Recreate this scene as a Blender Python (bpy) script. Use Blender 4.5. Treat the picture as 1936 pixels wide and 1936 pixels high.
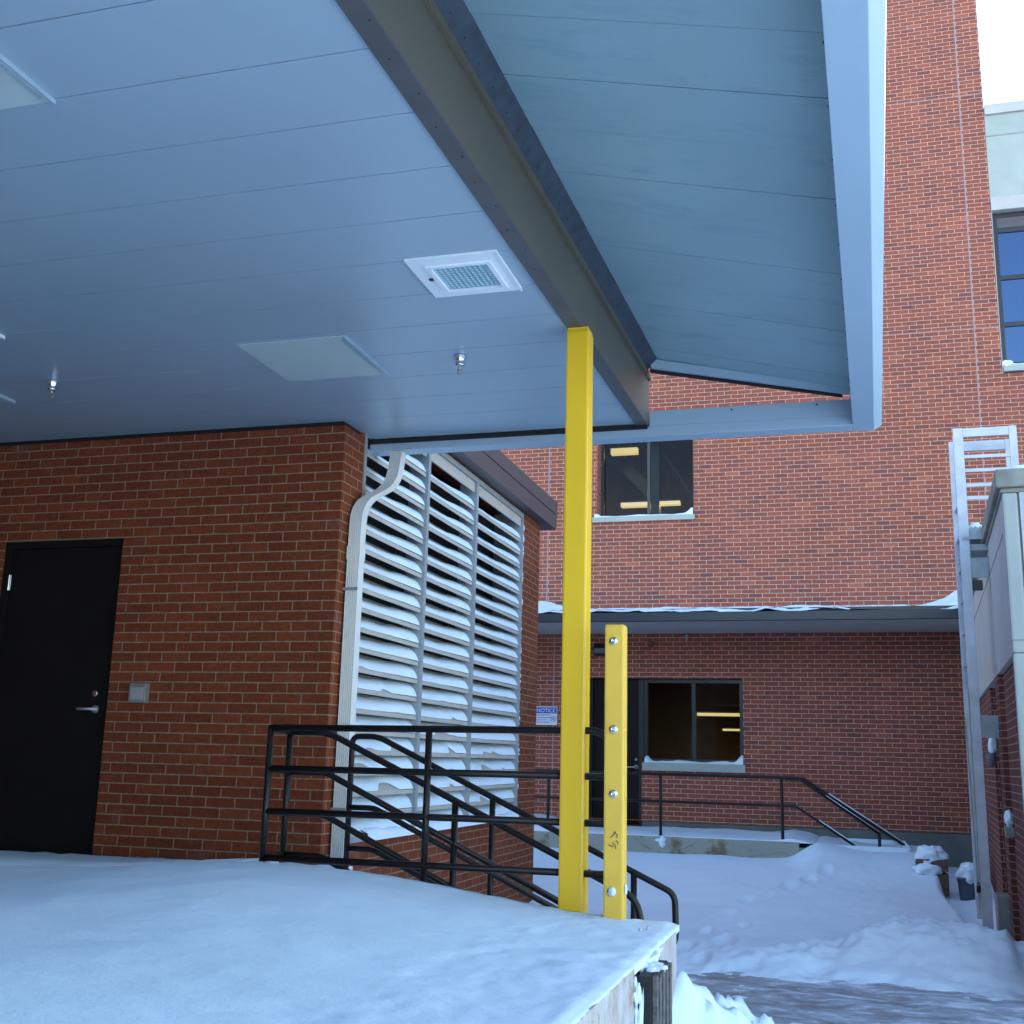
import bpy, bmesh, math, random
from mathutils import Vector, Matrix, noise
random.seed(7)
S = bpy.context.scene
for o in list(bpy.data.objects): bpy.data.objects.remove(o)

# ------------------------------------------------------------------ camera
FPX = 2140.0; TH = math.radians(12.3); RO = math.radians(1.45); YA = math.radians(-16.4)
Fw = Vector((math.sin(YA)*math.cos(TH), math.cos(YA)*math.cos(TH), math.sin(TH)))
r0 = Vector((math.cos(YA), -math.sin(YA), 0)); u0 = r0.cross(Fw)
Rr = r0*math.cos(RO)+u0*math.sin(RO); Uu = -r0*math.sin(RO)+u0*math.cos(RO)
cam = bpy.data.cameras.new('camera'); co = bpy.data.objects.new('camera', cam); S.collection.objects.link(co)
cam.sensor_width = 36; cam.lens = FPX/1936*36; cam.clip_end = 500; cam.clip_start = 0.05
co.matrix_world = Matrix((( Rr.x, Uu.x, -Fw.x, 0), (Rr.y, Uu.y, -Fw.y, 0), (Rr.z, Uu.z, -Fw.z, 0), (0, 0, 0, 1)))
S.camera = co

# ------------------------------------------------------------------ light
SUN_EL = math.radians(28); SUN_AZ = math.radians(30)      # azimuth clockwise from +Y
w = bpy.data.worlds.new('World'); S.world = w; w.use_nodes = True
nt = w.node_tree; bg = nt.nodes['Background']
sky = nt.nodes.new('ShaderNodeTexSky'); sky.sky_type = 'NISHITA'; sky.sun_disc = False
sky.sun_elevation = SUN_EL; sky.sun_rotation = SUN_AZ; sky.air_density = 1.0; sky.dust_density = 0.3; sky.ozone_density = 1.2
nt.links.new(sky.outputs[0], bg.inputs[0]); bg.inputs[1].default_value = 0.15
sl = bpy.data.lights.new('sun', 'SUN'); sl.energy = 2.8; sl.angle = math.radians(0.5); sl.color = (1, .93, .84)
so = bpy.data.objects.new('sun', sl); S.collection.objects.link(so)
sd = Vector((math.sin(SUN_AZ)*math.cos(SUN_EL), math.cos(SUN_AZ)*math.cos(SUN_EL), math.sin(SUN_EL)))
so.rotation_euler = sd.to_track_quat('Z', 'Y').to_euler(); so.location = (0, 0, 30)
S.view_settings.view_transform = 'Standard'; S.view_settings.look = 'None'; S.view_settings.gamma = 1
S.view_settings.exposure = 2.22

# ------------------------------------------------------------------ helpers
def link(o): S.collection.objects.link(o); return o
def tag(o, label=None, cat=None, group=None, kind=None):
    if label: o['label'] = label
    if cat: o['category'] = cat
    if group: o['group'] = group
    if kind: o['kind'] = kind
    return o
def empty(name, loc, label, cat, group=None):
    o = bpy.data.objects.new(name, None); o.empty_display_size = .1; o.location = loc; link(o)
    return tag(o, label, cat, group)
def setpar(o, parent):
    if parent:
        o.parent = parent
        p = parent; off = Vector((0, 0, 0))
        while p: off += p.location; p = p.parent
        o.location = -off           # meshes are written in world coordinates
def obj(name, bm, mat, parent=None, smooth=False, bevel=0):
    bmesh.ops.remove_doubles(bm, verts=bm.verts, dist=1e-6)
    if bevel:
        es = [e for e in bm.edges if len(e.link_faces) == 2 and e.calc_face_angle(0) > .6]
        bmesh.ops.bevel(bm, geom=es, offset=bevel, segments=2, affect='EDGES', profile=.6, clamp_overlap=True)
    me = bpy.data.meshes.new(name); bm.to_mesh(me); bm.free()
    if smooth:
        for p in me.polygons: p.use_smooth = True
    me.materials.append(mat)
    o = bpy.data.objects.new(name, me); link(o); setpar(o, parent)
    return o
def new(): return bmesh.new()
def hexa(bm, p):
    v = [bm.verts.new(q) for q in p]
    fs = [bm.faces.new([v[i] for i in f]) for f in ((0,3,2,1),(4,5,6,7),(0,1,5,4),(1,2,6,5),(2,3,7,6),(3,0,4,7))]
    bmesh.ops.recalc_face_normals(bm, faces=fs)
def box(bm, x0, x1, y0, y1, z0, z1, sx=None):
    f = sx if sx else (lambda y: 0.0)
    hexa(bm, [(x0+f(y0),y0,z0),(x1+f(y0),y0,z0),(x1+f(y1),y1,z0),(x0+f(y1),y1,z0),(x0+f(y0),y0,z1),(x1+f(y0),y0,z1),(x1+f(y1),y1,z1),(x0+f(y1),y1,z1)])
def prism(bm, prof, P0, P1, ax):
    """extrude profile of (a,b) offsets between two points; ax(a,b,P)->Vector"""
    A = [bm.verts.new(ax(a, b, P0)) for a, b in prof]; B = [bm.verts.new(ax(a, b, P1)) for a, b in prof]
    n = len(prof); fs = [bm.faces.new(A[::-1]), bm.faces.new(B)]
    for i in range(n): fs.append(bm.faces.new((A[i], A[(i+1) % n], B[(i+1) % n], B[i])))
    bmesh.ops.recalc_face_normals(bm, faces=fs)
def tube(bm, pts, r, seg=12, sx=1.0):
    pts = [Vector(p) for p in pts]; rings = []
    prev = None
    for i, p in enumerate(pts):
        d = (pts[min(i+1, len(pts)-1)]-pts[max(i-1, 0)]).normalized()
        ref = Vector((0, 1, 0)) if abs(d.y) < .9 else Vector((1, 0, 0))
        a = d.cross(ref).normalized(); b = a.cross(d).normalized()
        rings.append([bm.verts.new(p+a*(r*math.cos(t))+b*(r*math.sin(t))) for t in [2*math.pi*k/seg for k in range(seg)]])
    fs = []
    for i in range(len(rings)-1):
        for k in range(seg): fs.append(bm.faces.new((rings[i][k], rings[i][(k+1) % seg], rings[i+1][(k+1) % seg], rings[i+1][k])))
    fs.append(bm.faces.new(rings[0][::-1])); fs.append(bm.faces.new(rings[-1]))
    bmesh.ops.recalc_face_normals(bm, faces=fs)
def bend(pts, r, n=6):
    """round the inner corners of a polyline"""
    pts = [Vector(p) for p in pts]; out = [pts[0]]
    for i in range(1, len(pts)-1):
        a = (pts[i-1]-pts[i]); b = (pts[i+1]-pts[i]); ra = min(r, a.length*.49, b.length*.49)
        A = pts[i]+a.normalized()*ra; B = pts[i]+b.normalized()*ra
        for k in range(n+1):
            t = k/n; out.append(A*(1-t)**2+pts[i]*2*t*(1-t)+B*t*t)
    out.append(pts[-1]); return out
def lathe(bm, c, prof, seg=20, axis='Z'):
    rings = []
    for rr, h in prof:
        ring = []
        for k in range(seg):
            t = 2*math.pi*k/seg; a, b = rr*math.cos(t), rr*math.sin(t)
            v = (c[0]+a, c[1]+b, c[2]+h) if axis == 'Z' else ((c[0]+a, c[1]+h, c[2]+b) if axis == 'Y' else (c[0]+h, c[1]+a, c[2]+b))
            ring.append(bm.verts.new(v))
        rings.append(ring)
    fs = []
    for i in range(len(rings)-1):
        for k in range(seg): fs.append(bm.faces.new((rings[i][k], rings[i][(k+1) % seg], rings[i+1][(k+1) % seg], rings[i+1][k])))
    fs.append(bm.faces.new(rings[0])); fs.append(bm.faces.new(rings[-1]))
    bmesh.ops.recalc_face_normals(bm, faces=fs)
def wall(bm, P, u0, u1, v0, v1, thick, holes):
    """slab with rectangular openings; P(u,v,d) maps to space, d = depth behind the face"""
    us = sorted(set([u0, u1]+[h[0] for h in holes]+[h[1] for h in holes])); vs = sorted(set([v0, v1]+[h[2] for h in holes]+[h[3] for h in holes]))
    us = [u for u in us if u0 <= u <= u1]; vs = [v for v in vs if v0 <= v <= v1]
    def inh(u, v): return any(h[0] < u < h[1] and h[2] < v < h[3] for h in holes)
    F = {}; 
    def V(i, j, d):
        k = (i, j, d)
        if k not in F: F[k] = bm.verts.new(P(us[i], vs[j], thick*d))
        return F[k]
    solid = {}
    for i in range(len(us)-1):
        for j in range(len(vs)-1): solid[i, j] = not inh((us[i]+us[i+1])/2, (vs[j]+vs[j+1])/2)
    fs = []
    for (i, j), s in solid.items():
        if not s: continue
        for d in (0, 1): fs.append(bm.faces.new((V(i,j,d), V(i+1,j,d), V(i+1,j+1,d), V(i,j+1,d))))
        for di, dj, a, b in ((-1,0,(i,j),(i,j+1)), (1,0,(i+1,j),(i+1,j+1)), (0,-1,(i,j),(i+1,j)), (0,1,(i,j+1),(i+1,j+1))):
            if not solid.get((i+di, j+dj), False): fs.append(bm.faces.new((V(*a,0), V(*b,0), V(*b,1), V(*a,1))))
    bmesh.ops.recalc_face_normals(bm, faces=fs)
def each(name, locs, shape, m, parent):
    bm = new(); shape(bm); first = obj(name, bm, m, None)
    for i, l in enumerate(locs):
        o = first if i == 0 else link(first.copy())
        setpar(o, parent); o.location = o.location+Vector(l)
def ray(px, py): return Fw+Rr*((px-968)/FPX)-Uu*((py-968)/FPX)
def onY(px, py, Y): d = ray(px, py); return d*(Y/d.y)
def sstep(a, b, x):
    t = max(0, min(1, (x-a)/(b-a))); return t*t*(3-2*t)
def nz(x, y, s, z=0): return noise.noise(Vector((x*s, y*s, z)))
def fbm(x, y, s, z=0, o=4):
    t = 0; a = 1; 
    for i in range(o): t += a*nz(x, y, s, z+i*7.1); a *= .5; s *= 2.1
    return t

# ------------------------------------------------------------------ materials
def mat(name): 
    m = bpy.data.materials.new(name); m.use_nodes = True; return m, m.node_tree, m.node_tree.nodes['Principled BSDF']
def N(nt, t, **kw):
    n = nt.nodes.new(t)
    for k, v in kw.items(): setattr(n, k, v)
    return n
def math_(nt, op, a, b=None):
    n = N(nt, 'ShaderNodeMath', operation=op)
    for i, v in enumerate((a, b)):
        if v is None: continue
        if isinstance(v, (int, float)): n.inputs[i].default_value = v
        else: nt.links.new(v, n.inputs[i])
    return n.outputs[0]
def ramp(nt, src, stops):
    n = N(nt, 'ShaderNodeValToRGB'); e = n.color_ramp.elements
    while len(e) < len(stops): e.new(.5)
    for el, (p, c) in zip(e, stops): el.position = p; el.color = (*c, 1)
    nt.links.new(src, n.inputs[0]); return n.outputs[0]
def plain(name, col, rough=.5, metal=0, var=.12, nscale=6, bump=.15, bscale=60, col2=None, spec=.5, dist=.002, thr=None, det=6):
    """painted / mineral surface with broad tonal mottling and a fine grain"""
    m, nt, b = mat(name); L = nt.links.new
    g = N(nt, 'ShaderNodeNewGeometry'); n1 = N(nt, 'ShaderNodeTexNoise'); n1.inputs['Scale'].default_value = nscale; n1.inputs['Detail'].default_value = det
    L(g.outputs['Position'], n1.inputs['Vector'])
    c2 = col2 if col2 else tuple(c*(1-var*2) for c in col)
    lo, hi = thr if thr else (.3, .7)
    cr = ramp(nt, n1.outputs['Fac'], [(lo, c2), (hi, col)]); L(cr, b.inputs['Base Color'])
    n2 = N(nt, 'ShaderNodeTexNoise'); n2.inputs['Scale'].default_value = bscale; n2.inputs['Detail'].default_value = 3; L(g.outputs['Position'], n2.inputs['Vector'])
    b.inputs['Roughness'].default_value = rough
    bp = N(nt, 'ShaderNodeBump'); bp.inputs['Strength'].default_value = bump; bp.inputs['Distance'].default_value = dist; L(n2.outputs['Fac'], bp.inputs['Height']); L(bp.outputs[0], b.inputs['Normal'])
    b.inputs['Metallic'].default_value = metal; b.inputs['Specular IOR Level'].default_value = spec
    return m
def emis(name, col, st):
    m, nt, b = mat(name); b.inputs['Base Color'].default_value = (.8, .8, .8, 1); b.inputs['Emission Color'].default_value = (*col, 1); b.inputs['Emission Strength'].default_value = st; return m
def brick(name, stops, mortar, u_off, z_off, LB=.2103, HB=.0667, ms=.0045, efflo=.0, mvar=.8):
    m, nt, b = mat(name); L = nt.links.new
    g = N(nt, 'ShaderNodeNewGeometry'); sp = N(nt, 'ShaderNodeSeparateXYZ'); L(g.outputs['Position'], sp.inputs[0])
    sn = N(nt, 'ShaderNodeSeparateXYZ'); L(g.outputs['True Normal'], sn.inputs[0])
    ax = math_(nt, 'GREATER_THAN', math_(nt, 'ABSOLUTE', sn.outputs[0]), .7)
    mx = N(nt, 'ShaderNodeMix'); L(ax, mx.inputs[0]); L(sp.outputs[0], mx.inputs[2]); L(sp.outputs[1], mx.inputs[3])
    u = math_(nt, 'SUBTRACT', mx.outputs[0], u_off); v = math_(nt, 'SUBTRACT', sp.outputs[2], z_off)
    cb = N(nt, 'ShaderNodeCombineXYZ'); L(u, cb.inputs[0]); L(v, cb.inputs[1])
    nd = N(nt, 'ShaderNodeTexNoise'); nd.inputs['Scale'].default_value = 9; L(g.outputs['Position'], nd.inputs['Vector'])
    va = N(nt, 'ShaderNodeVectorMath', operation='MULTIPLY_ADD'); L(nd.outputs['Color'], va.inputs[0]); va.inputs[1].default_value = (.003, .003, 0); L(cb.outputs[0], va.inputs[2])
    bt = N(nt, 'ShaderNodeTexBrick'); L(va.outputs[0], bt.inputs['Vector']); bt.offset = .5
    for k, val in (('Scale', 1), ('Mortar Size', ms), ('Mortar Smooth', .25), ('Brick Width', LB), ('Row Height', HB), ('Bias', 0)): bt.inputs[k].default_value = val
    bt.inputs['Color1'].default_value = (0, 0, 0, 1); bt.inputs['Color2'].default_value = (1, 1, 1, 1); bt.inputs['Mortar'].default_value = (.5, .5, .5, 1)
    cr = ramp(nt, bt.outputs['Color'], stops)
    n1 = N(nt, 'ShaderNodeTexNoise'); n1.inputs['Scale'].default_value = 45; n1.inputs['Detail'].default_value = 5; L(g.outputs['Position'], n1.inputs['Vector'])
    k1 = ramp(nt, n1.outputs['Fac'], [(.25, (.72, .72, .72)), (.75, (1.2, 1.2, 1.2))])
    mm = N(nt, 'ShaderNodeMix', data_type='RGBA', blend_type='MULTIPLY'); mm.inputs[0].default_value = 1; L(cr, mm.inputs[6]); L(k1, mm.inputs[7])
    n2 = N(nt, 'ShaderNodeTexNoise'); n2.inputs['Scale'].default_value = 1.3; n2.inputs['Detail'].default_value = 5; L(g.outputs['Position'], n2.inputs['Vector'])
    k2 = ramp(nt, n2.outputs['Fac'], [(.3, (mvar, mvar, mvar)), (.7, (1.06, 1.04, 1.04))])
    m2 = N(nt, 'ShaderNodeMix', data_type='RGBA', blend_type='MULTIPLY'); m2.inputs[0].default_value = 1; L(mm.outputs[2], m2.inputs[6]); L(k2, m2.inputs[7])
    last = m2.outputs[2]
    if efflo:
        n3 = N(nt, 'ShaderNodeTexNoise'); n3.inputs['Scale'].default_value = 3.1; n3.inputs['Detail'].default_value = 8; L(g.outputs['Position'], n3.inputs['Vector'])
        f = ramp(nt, n3.outputs['Fac'], [(.62, (0, 0, 0)), (.78, (efflo,)*3)])
        me_ = N(nt, 'ShaderNodeMix', data_type='RGBA'); L(f, me_.inputs[0]); L(last, me_.inputs[6]); me_.inputs[7].default_value = (.5, .42, .4, 1); last = me_.outputs[2]
    mo = N(nt, 'ShaderNodeMix', data_type='RGBA', blend_type='MULTIPLY'); mo.inputs[0].default_value = 1; mo.inputs[6].default_value = (*mortar, 1); L(k1, mo.inputs[7])
    mf = N(nt, 'ShaderNodeMix', data_type='RGBA'); L(bt.outputs['Fac'], mf.inputs[0]); L(last, mf.inputs[6]); L(mo.outputs[2], mf.inputs[7])
    L(mf.outputs[2], b.inputs['Base Color']); b.inputs['Roughness'].default_value = .85; b.inputs['Specular IOR Level'].default_value = .25
    inv = math_(nt, 'SUBTRACT', 1, bt.outputs['Fac']); hh = math_(nt, 'ADD', inv, math_(nt, 'MULTIPLY', n1.outputs['Fac'], .35))
    bp = N(nt, 'ShaderNodeBump'); bp.inputs['Strength'].default_value = .7; bp.inputs['Distance'].default_value = .006; L(hh, bp.inputs['Height']); L(bp.outputs[0], b.inputs['Normal'])
    return m
zc = .3255*6.7
M = {}
M['brick_near'] = brick('near_red_brick', [(0, (.155, .034, .012)), (.5, (.175, .039, .0135)), (1, (.205, .048, .017))], (.27, .19, .125), -3.156-.0905*1.0, zc-.0667*40, efflo=.10, mvar=.88)
M['brick_far'] = brick('tower_brick', [(0, (.17, .062, .055)), (.15, (.22, .070, .052)), (.5, (.25, .074, .050)), (.9, (.28, .080, .050)), (1, (.34, .11, .065))], (.56, .36, .29), 0.02, -.84, ms=.0045, mvar=.9)
M['brick_side'] = brick('side_building_brick', [(0, (.13, .042, .033)), (.5, (.16, .05, .038)), (1, (.20, .062, .045))], (.36, .25, .21), .05, -.84, ms=.0045)
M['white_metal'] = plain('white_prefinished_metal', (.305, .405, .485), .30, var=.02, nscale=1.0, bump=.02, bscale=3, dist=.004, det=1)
M['deck_metal'] = plain('dull_grey_sheet_metal', (.25, .38, .43), .42, var=.05, nscale=1.2, bump=.05, bscale=3, dist=.006, det=2)
M['frame_metal'] = plain('light_grey_fascia_metal', (.33, .44, .54), .38, var=.02, nscale=1.2, bump=.03)
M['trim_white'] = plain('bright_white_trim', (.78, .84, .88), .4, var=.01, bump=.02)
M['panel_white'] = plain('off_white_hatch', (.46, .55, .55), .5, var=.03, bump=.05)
M['beam'] = plain('olive_grey_steel_beam', (.11, .095, .068), .45, var=.08, nscale=2, bump=.1, bscale=80)
M['beam_flange'] = plain('dark_primed_steel', (.085, .085, .09), .45, var=.1, bump=.1)
M['flash'] = plain('blue_grey_flashing', (.035, .052, .08), .5, var=.3, nscale=14, bump=.2)
M['yellow'] = plain('yellow_enamel', (.84, .52, .015), .38, var=.03, nscale=3, bump=.12, bscale=180, dist=.0006)
M['yellow2'] = plain('amber_yellow_enamel', (.84, .52, .06), .45, var=.04, nscale=5, bump=.15, bscale=150, dist=.0008)
M['black'] = plain('black_rail_paint', (.007, .007, .008), .38, var=.2, nscale=30, bump=.25, bscale=120, dist=.0008, col2=(.014, .010, .008), spec=.3)
M['bolt'] = plain('zinc_plated_bolt', (.55, .56, .58), .3, metal=.9, bump=.1)
M['chrome'] = plain('polished_chrome', (.75, .76, .78), .15, metal=1, var=0, bump=0)
M['door'] = plain('near_black_door_paint', (.010, .008, .008), .6, var=.1, bump=.08, spec=.15)
M['steelbox'] = plain('brushed_steel_box', (.42, .42, .43), .42, metal=.6, bump=.1)
M['alu'] = plain('aluminium', (.55, .57, .60), .42, metal=.55, var=.06, nscale=12, bump=.1)
M['galv'] = plain('galvanised_frame', (.33, .36, .38), .55, metal=.2, var=.1, nscale=12, bump=.1)
M['louver'] = plain('tan_grey_louver_blade', (.46, .44, .39), .5, var=.06, bump=.1)
M['ladder'] = plain('ladder_aluminium', (.48, .50, .56), .5, metal=.25, var=.1, nscale=8, bump=.12)
M['spout'] = plain('white_downspout_metal', (.70, .71, .68), .4, var=.04, bump=.06)
M['brownmetal'] = plain('dark_brown_eave_metal', (.075, .062, .068), .5, var=.06, bump=.05)
M['dark'] = plain('dark_void', (.008, .008, .009), .8)
M['void_grey'] = plain('louver_void_shade', (.045, .045, .048), .8)  # dark colour stands in for the shaded void behind the louver blades
M['darkframe'] = plain('dark_window_frame', (.016, .016, .02), .4)
M['conc'] = plain('weathered_concrete', (.30, .31, .28), .85, var=.2, nscale=3.5, bump=.5, bscale=35, dist=.004, col2=(.20, .20, .175))
M['conc_found'] = plain('damp_foundation_concrete', (.15, .165, .155), .85, var=.15, nscale=4, bump=.4, bscale=35, dist=.003)
M['conc_clean'] = plain('pale_cast_concrete', (.44, .42, .40), .8, var=.06, nscale=2.5, bump=.3, bscale=60, dist=.002)
M['conc_green'] = plain('greenish_precast_concrete', (.35, .385, .36), .8, var=.07, nscale=3, bump=.3, bscale=60, dist=.002, spec=.3)
M['pale_panel'] = plain('pale_precast_panel', (.40, .44, .45), .75, var=.05, nscale=3, bump=.2)
M['coping'] = plain('stained_coping_stone', (.27, .26, .22), .85, var=.2, nscale=5, bump=.5, bscale=50, dist=.003, col2=(.17, .16, .14))
M['rustconc'] = plain('stained_landing_concrete', (.30, .31, .27), .85, nscale=4.5, bump=.6, bscale=30, dist=.006, col2=(.17, .13, .075), thr=(.34, .46))
M['joint'] = plain('sealant_joint', (.30, .24, .26), .7, var=.05)
M['rubber'] = plain('black_dock_rubber', (.012, .012, .014), .75, var=.2, nscale=20, bump=.5, bscale=60, dist=.004)
M['wornrubber'] = plain('worn_laminated_rubber', (.14, .13, .12), .85, nscale=35, bump=.9, bscale=80, dist=.006, col2=(.045, .045, .045))
M['sign_white'] = plain('sign_white', (.62, .68, .75), .4, var=.02, bump=0)
M['sign_blue'] = plain('sign_blue', (.01, .045, .40), .4, var=.02, bump=0)
M['red'] = plain('red_bell_paint', (.22, .02, .015), .4)
M['wood'] = plain('weathered_brown_wood', (.16, .09, .06), .8, nscale=9, var=.2, bump=.4)
M['bin'] = plain('grey_plastic_bin', (.13, .15, .18), .55, bump=.2)
M['inwall'] = plain('interior_brown_wall', (.34, .14, .08), .8)
M['inwall2'] = plain('interior_tan_wall', (.20, .13, .06), .8)
M['stair_in'] = plain('interior_stair_steel', (.05, .045, .04), .6)
M['tubelight'] = emis('fluorescent_tube', (1.0, .72, .22), .24)
def chips(m, col, sc, lo, hi, zs=(1, 1, .35)):
    nt = m.node_tree; b = nt.nodes['Principled BSDF']; src = b.inputs['Base Color'].links[0].from_socket; L = nt.links.new
    g = N(nt, 'ShaderNodeNewGeometry'); mp = N(nt, 'ShaderNodeMapping'); mp.inputs['Scale'].default_value = zs; L(g.outputs['Position'], mp.inputs[0])
    n = N(nt, 'ShaderNodeTexNoise'); n.inputs['Scale'].default_value = sc; n.inputs['Detail'].default_value = 7; n.inputs['Roughness'].default_value = .7; L(mp.outputs[0], n.inputs['Vector'])
    f = ramp(nt, n.outputs['Fac'], [(lo, (0, 0, 0)), (hi, (1, 1, 1))]); x = N(nt, 'ShaderNodeMix', data_type='RGBA'); L(f, x.inputs[0]); L(src, x.inputs[6]); x.inputs[7].default_value = (*col, 1); L(x.outputs[2], b.inputs['Base Color'])
chips(M['yellow'], (.20, .13, .04), 16, .735, .76); chips(M['yellow2'], (.22, .13, .05), 20, .72, .75); chips(M['yellow2'], (.62, .42, .10), 5, .55, .75)
chips(M['door'], (.05, .045, .045), 14, .70, .78, (1, 1, .3))
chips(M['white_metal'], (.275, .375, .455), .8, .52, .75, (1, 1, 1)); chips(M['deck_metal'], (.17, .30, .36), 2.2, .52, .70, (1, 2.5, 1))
# snow
def snow_mat(name, col, b1=.35, sc=22):
    m, nt, b = mat(name); L = nt.links.new
    g = N(nt, 'ShaderNodeNewGeometry')
    n1 = N(nt, 'ShaderNodeTexNoise'); n1.inputs['Scale'].default_value = sc; n1.inputs['Detail'].default_value = 8; n1.inputs['Roughness'].default_value = .65; L(g.outputs['Position'], n1.inputs['Vector'])
    n2 = N(nt, 'ShaderNodeTexNoise'); n2.inputs['Scale'].default_value = 2.2; n2.inputs['Detail'].default_value = 6; L(g.outputs['Position'], n2.inputs['Vector'])
    L(ramp(nt, n2.outputs['Fac'], [(.3, tuple(c*.93 for c in col)), (.7, col)]), b.inputs['Base Color'])
    b.inputs['Roughness'].default_value = .75; b.inputs['Specular IOR Level'].default_value = .25
    b.inputs['Subsurface Weight'].default_value = .0
    n4 = N(nt, 'ShaderNodeTexNoise'); n4.inputs['Scale'].default_value = 170; n4.inputs['Detail'].default_value = 3; L(g.outputs['Position'], n4.inputs['Vector'])
    h = math_(nt, 'ADD', math_(nt, 'ADD', n1.outputs['Fac'], math_(nt, 'MULTIPLY', n4.outputs['Fac'], .30)), math_(nt, 'MULTIPLY', n2.outputs['Fac'], 3))
    bp = N(nt, 'ShaderNodeBump'); bp.inputs['Strength'].default_value = b1; bp.inputs['Distance'].default_value = .012; L(h, bp.inputs['Height']); L(bp.outputs[0], b.inputs['Normal'])
    return m
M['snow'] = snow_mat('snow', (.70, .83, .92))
# ice
def ice_mat():
    m, nt, b = mat('icy_asphalt'); L = nt.links.new
    g = N(nt, 'ShaderNodeNewGeometry'); mp = N(nt, 'ShaderNodeMapping'); mp.inputs['Scale'].default_value = (1, 1.6, 1); L(g.outputs['Position'], mp.inputs[0])
    n1 = N(nt, 'ShaderNodeTexNoise'); n1.inputs['Scale'].default_value = 2.1; n1.inputs['Detail'].default_value = 12; n1.inputs['Roughness'].default_value = .74; n1.inputs['Distortion'].default_value = .5; L(mp.outputs[0], n1.inputs['Vector'])
    L(ramp(nt, n1.outputs['Fac'], [(.28, (.09, .05, .042)), (.35, (.17, .165, .165)), (.44, (.25, .28, .30)), (.52, (.38, .45, .51)), (.60, (.62, .72, .80))]), b.inputs['Base Color'])
    L(ramp(nt, n1.outputs['Fac'], [(.4, (.35,)*3), (.6, (.6,)*3)]), b.inputs['Roughness'])
    bp = N(nt, 'ShaderNodeBump'); bp.inputs['Strength'].default_value = .8; bp.inputs['Distance'].default_value = .03; L(n1.outputs['Fac'], bp.inputs['Height']); L(bp.outputs[0], b.inputs['Normal'])
    return m
M['ice'] = ice_mat()
# steel tread plate
def tread_mat():
    m, nt, b = mat('rusty_tread_plate'); L = nt.links.new
    g = N(nt, 'ShaderNodeNewGeometry'); sp = N(nt, 'ShaderNodeSeparateXYZ'); L(g.outputs['Position'], sp.inputs[0])
    cb = N(nt, 'ShaderNodeCombineXYZ'); L(sp.outputs[1], cb.inputs[0]); L(sp.outputs[2], cb.inputs[1])
    mp = N(nt, 'ShaderNodeMapping'); mp.inputs['Rotation'].default_value = (0, 0, .35); mp.inputs['Scale'].default_value = (75, 24, 1); L(cb.outputs[0], mp.inputs[0])
    v = N(nt, 'ShaderNodeTexVoronoi'); v.inputs['Scale'].default_value = 1; v.inputs['Randomness'].default_value = .35; L(mp.outputs[0], v.inputs['Vector'])
    d = ramp(nt, v.outputs['Distance'], [(.18, (1, 1, 1)), (.34, (0, 0, 0))])
    n1 = N(nt, 'ShaderNodeTexNoise'); n1.inputs['Scale'].default_value = 9; n1.inputs['Detail'].default_value = 8; L(g.outputs['Position'], n1.inputs['Vector'])
    base = ramp(nt, n1.outputs['Fac'], [(.36, (.30, .17, .09)), (.48, (.40, .36, .31)), (.7, (.50, .50, .50))])
    mx = N(nt, 'ShaderNodeMix', data_type='RGBA'); L(math_(nt, 'MULTIPLY', d, .7), mx.inputs[0]); L(base, mx.inputs[6]); mx.inputs[7].default_value = (.62, .60, .58, 1)
    L(mx.outputs[2], b.inputs['Base Color']); b.inputs['Roughness'].default_value = .6; b.inputs['Metallic'].default_value = .15
    bp = N(nt, 'ShaderNodeBump'); bp.inputs['Strength'].default_value = .8; bp.inputs['Distance'].default_value = .003; L(d, bp.inputs['Height']); L(bp.outputs[0], b.inputs['Normal'])
    return m
M['tread'] = tread_mat()
M['plate'] = plain('scuffed_steel_plate', (.44, .43, .42), .6, nscale=7, bump=.3, col2=(.34, .24, .17), thr=(.32, .5))
# window glass: clear with a mirror share that grows towards grazing
def glass_mat(name, base=.12, tint=(.75, .78, .8), refl=(.9, .9, .9)):
    m = bpy.data.materials.new(name); m.use_nodes = True; nt = m.node_tree; nt.nodes.clear(); L = nt.links.new
    out = N(nt, 'ShaderNodeOutputMaterial'); tr = N(nt, 'ShaderNodeBsdfTransparent'); tr.inputs[0].default_value = (*tint, 1)
    gl = N(nt, 'ShaderNodeBsdfGlossy'); gl.inputs['Roughness'].default_value = .02; gl.inputs[0].default_value = (*refl, 1)
    fr = N(nt, 'ShaderNodeFresnel'); fr.inputs[0].default_value = 1.5; a = math_(nt, 'ADD', math_(nt, 'MULTIPLY', fr.outputs[0], .18), base)
    mx = N(nt, 'ShaderNodeMixShader'); L(a, mx.inputs[0]); L(tr.outputs[0], mx.inputs[1]); L(gl.outputs[0], mx.inputs[2]); L(mx.outputs[0], out.inputs[0])
    return m
M['glass'] = glass_mat('window_glass', .0)
M['glass_sky'] = glass_mat('blue_tinted_glass', .22, (.2, .25, .35), (.30, .46, .72))
m, nt_, b_ = mat('prismatic_lens'); b_.inputs['Base Color'].default_value = (.62, .72, .74, 1); b_.inputs['Roughness'].default_value = .12
vo = N(nt_, 'ShaderNodeTexVoronoi'); vo.inputs['Scale'].default_value = 42; vo.inputs['Randomness'].default_value = .1
g_ = N(nt_, 'ShaderNodeNewGeometry'); nt_.links.new(g_.outputs['Position'], vo.inputs['Vector'])
bp_ = N(nt_, 'ShaderNodeBump'); bp_.inputs['Strength'].default_value = 1; bp_.inputs['Distance'].default_value = .02; nt_.links.new(vo.outputs['Distance'], bp_.inputs['Height']); nt_.links.new(bp_.outputs[0], b_.inputs['Normal'])
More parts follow.
